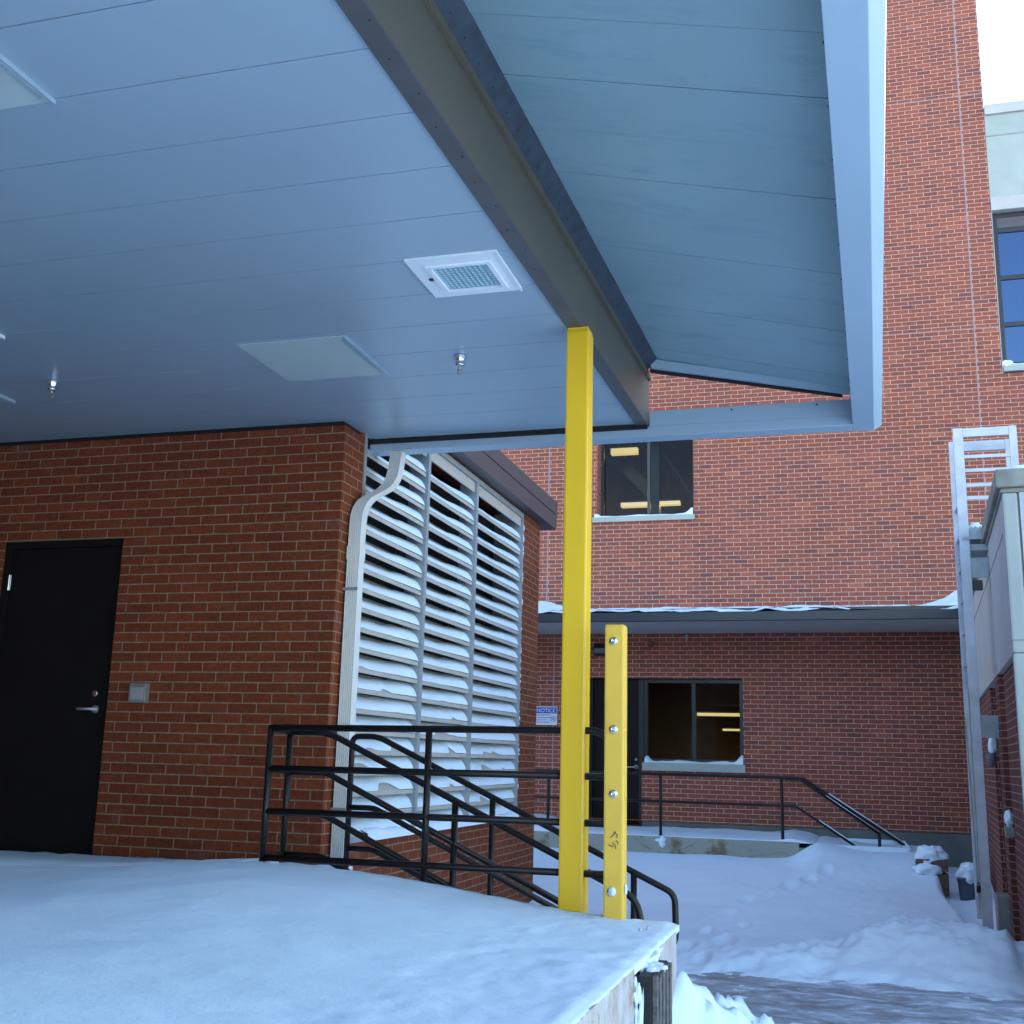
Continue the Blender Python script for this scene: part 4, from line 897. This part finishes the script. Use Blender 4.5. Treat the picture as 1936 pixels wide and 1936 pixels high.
bm = new(); c = PW(3.6, .12, -.02); lathe(bm, c, [(.045, .06), (.05, 0), (.03, -.08)], 12); obj('wall_fixture', bm, M['bin'], rb, True)

# ------------------------------------------------------------------ ladder
ldr = empty('roof_ladder', (1.15, 11.3, -1.45), 'tall aluminium roof ladder with walk-through top rails beside the concrete building', 'ladder')
YL, YL2 = 11.30, 11.78
bm = new(); box(bm, 1.105, 1.195, YL, YL+.03, -1.42, 3.235); obj('rail', bm, M['ladder'], ldr, bevel=.004)
bm = new(); box(bm, 1.105, 1.18, YL2, YL2+.03, -1.2, 3.235); obj('rail', bm, M['ladder'], ldr, bevel=.004)
bm = new(); box(bm, 1.605, 1.675, YL, YL+.03, 2.0, 3.235); box(bm, 1.196, 1.604, YL+.002, YL+.028, 3.145, 3.232); obj('walk_through_frame', bm, M['ladder'], ldr, bevel=.004)
bm = new(); box(bm, 1.63, 1.695, YL2, YL2+.03, 2.0, 3.235); box(bm, 1.181, 1.629, YL2+.002, YL2+.028, 3.13, 3.232); obj('walk_through_frame', bm, M['ladder'], ldr, bevel=.004)
for py in (863, 889, 917, 941.5):
    z = onY(1830, py, YL).z; bm = new(); box(bm, 1.196, 1.604, YL+.004, YL+.026, z-.016, z+.016); obj('guard_bar', bm, M['ladder'], ldr)
for k in range(13):
    z = -1.15+.305*k; bm = new(); box(bm, 1.125, 1.165, YL+.031, YL2-.001, z-.012, z+.012); obj('rung', bm, M['ladder'], ldr)
z = onY(1835, 1003, YL).z
bm = new(); box(bm, 1.197, 1.60, YL+.031, YL2-.001, z-.05, z+.0); box(bm, 1.197, 1.60, YL+.026, YL+.0305, z-.07, z+.03)
for k in range(10): box(bm, 1.21+.04*k, 1.225+.04*k, YL+.022, YL+.0255, z+.0305, z+.045)
pl = obj('platform', bm, M['galv'], ldr)
bm = new(); lump(bm, (1.27, YL+.2, z+.04), .07, (1.1, 2, .95), 41); lump(bm, (1.36, YL+.2, z+.02), .07, (1.6, 2, .45), 42); obj('snow', bm, M['snow'], pl, True)
z = onY(1835, 1016, YL).z; bm = new(); box(bm, 1.13, 1.60, YL-.01, YL+.0, z-.02, z+.005); box(bm, 1.197, 1.60, YL+.032, YL2-.01, z-.12, z-.06); obj('bracket', bm, M['galv'], ldr)
for y0_, y1_ in ((1054, 1092), (1352, 1395)):
    za, zb = onY(1850, y0_, YL).z, onY(1850, y1_, YL).z
    bm = new(); box(bm, 1.196, 1.345, YL+.005, YL+.015, zb, za); obj('bracket', bm, M['galv'], ldr, bevel=.003)
za = onY(1845, 1096, YL).z; bm = new(); box(bm, 1.20, 1.29, YL+.02, YL+.10, za-.09, za); obj('bracket', bm, M['stair_in'], ldr, bevel=.003)
zt_ = onY(1835, 1305, YL).z
bm = new(); box(bm, 1.062, 1.100, YL-.012, YL-.004, -1.28, zt_); box(bm, 1.085, 1.104, YL-.0035, YL+.02, -1.1, zt_-.02); obj('ladder_guard', bm, M['ladder'], ldr, bevel=.002)
bm = new(); tube(bm, [(1.085, YL-.03, -1.2), (1.06, YL-.03, zt_-.25)], .007, 8); obj('guard_hinge_rod', bm, M['galv'], ldr)
c = onY(1851, 1680, YL-.05); bm = new(); box(bm, c.x-.02, c.x+.015, YL-.06, YL-.035, c.z-.035, c.z+.02)
tube(bm, bend([(c.x-.012, YL-.048, c.z+.018), (c.x-.012, YL-.048, c.z+.05), (c.x+.008, YL-.048, c.z+.05), (c.x+.008, YL-.048, c.z+.018)], .01, 4), .003, 6); obj('padlock', bm, M['dark'], ldr, bevel=.004)

# ------------------------------------------------------------------ small things by the far wall
cs = empty('crate_stack', (.92, 14.6, -1.45), 'brown wooden crates stacked two high and capped with snow beside the far steps', 'crates')
bm = new()
for z0, z1 in ((-1.40, -1.17), (-1.15, -1.01)):
    zz = z0
    for x0, x1, y0, y1 in ((.74, 1.085, 14.5, 14.515), (.74, 1.085, 14.785, 14.80), (.74, .755, 14.516, 14.784), (1.07, 1.085, 14.516, 14.784)):
        box(bm, x0, x1, y0, y1, z0, z0+.055); box(bm, x0, x1, y0, y1, z0+.065, z1-.01)
    for x in (.757, 1.05):
        for y in (14.518, 14.764): box(bm, x, x+.018, y, y+.018, z0, z1)
    box(bm, .777, 1.053, 14.54, 14.76, z0+.02, z0+.03)
obj('slats', bm, M['wood'], cs)
bm = new(); lump(bm, (.912, 14.64, -1.0), .18, (.98, .88, .66), 51, 4, amp=.28); lump(bm, (.86, 14.49, -1.14), .14, (1.1, .5, .55), 52, 4, amp=.3); obj('snow', bm, M['snow'], cs, True)
tb = empty('trash_can', (1.30, 14.5, -1.4), 'grey plastic bin buried in snow at the foot of the ladder', 'bin')
bm = new(); lathe(bm, (1.30, 14.5, -1.55), [(.10, 0), (.125, .33), (.135, .33), (.135, .355), (.12, .355), (.115, .30)], 20); obj('tub', bm, M['bin'], tb, True)
bm = new(); lump(bm, (1.315, 14.5, -1.17), .14, (1, 1, 1.0), 61, 4, amp=.3); obj('snow', bm, M['snow'], tb, True)

for o in bpy.data.objects:
    if o.name.split('.')[0] in ('snow', 'sill_snow', 'wall_fixture_snow') and o.parent: o['kind'] = 'stuff'
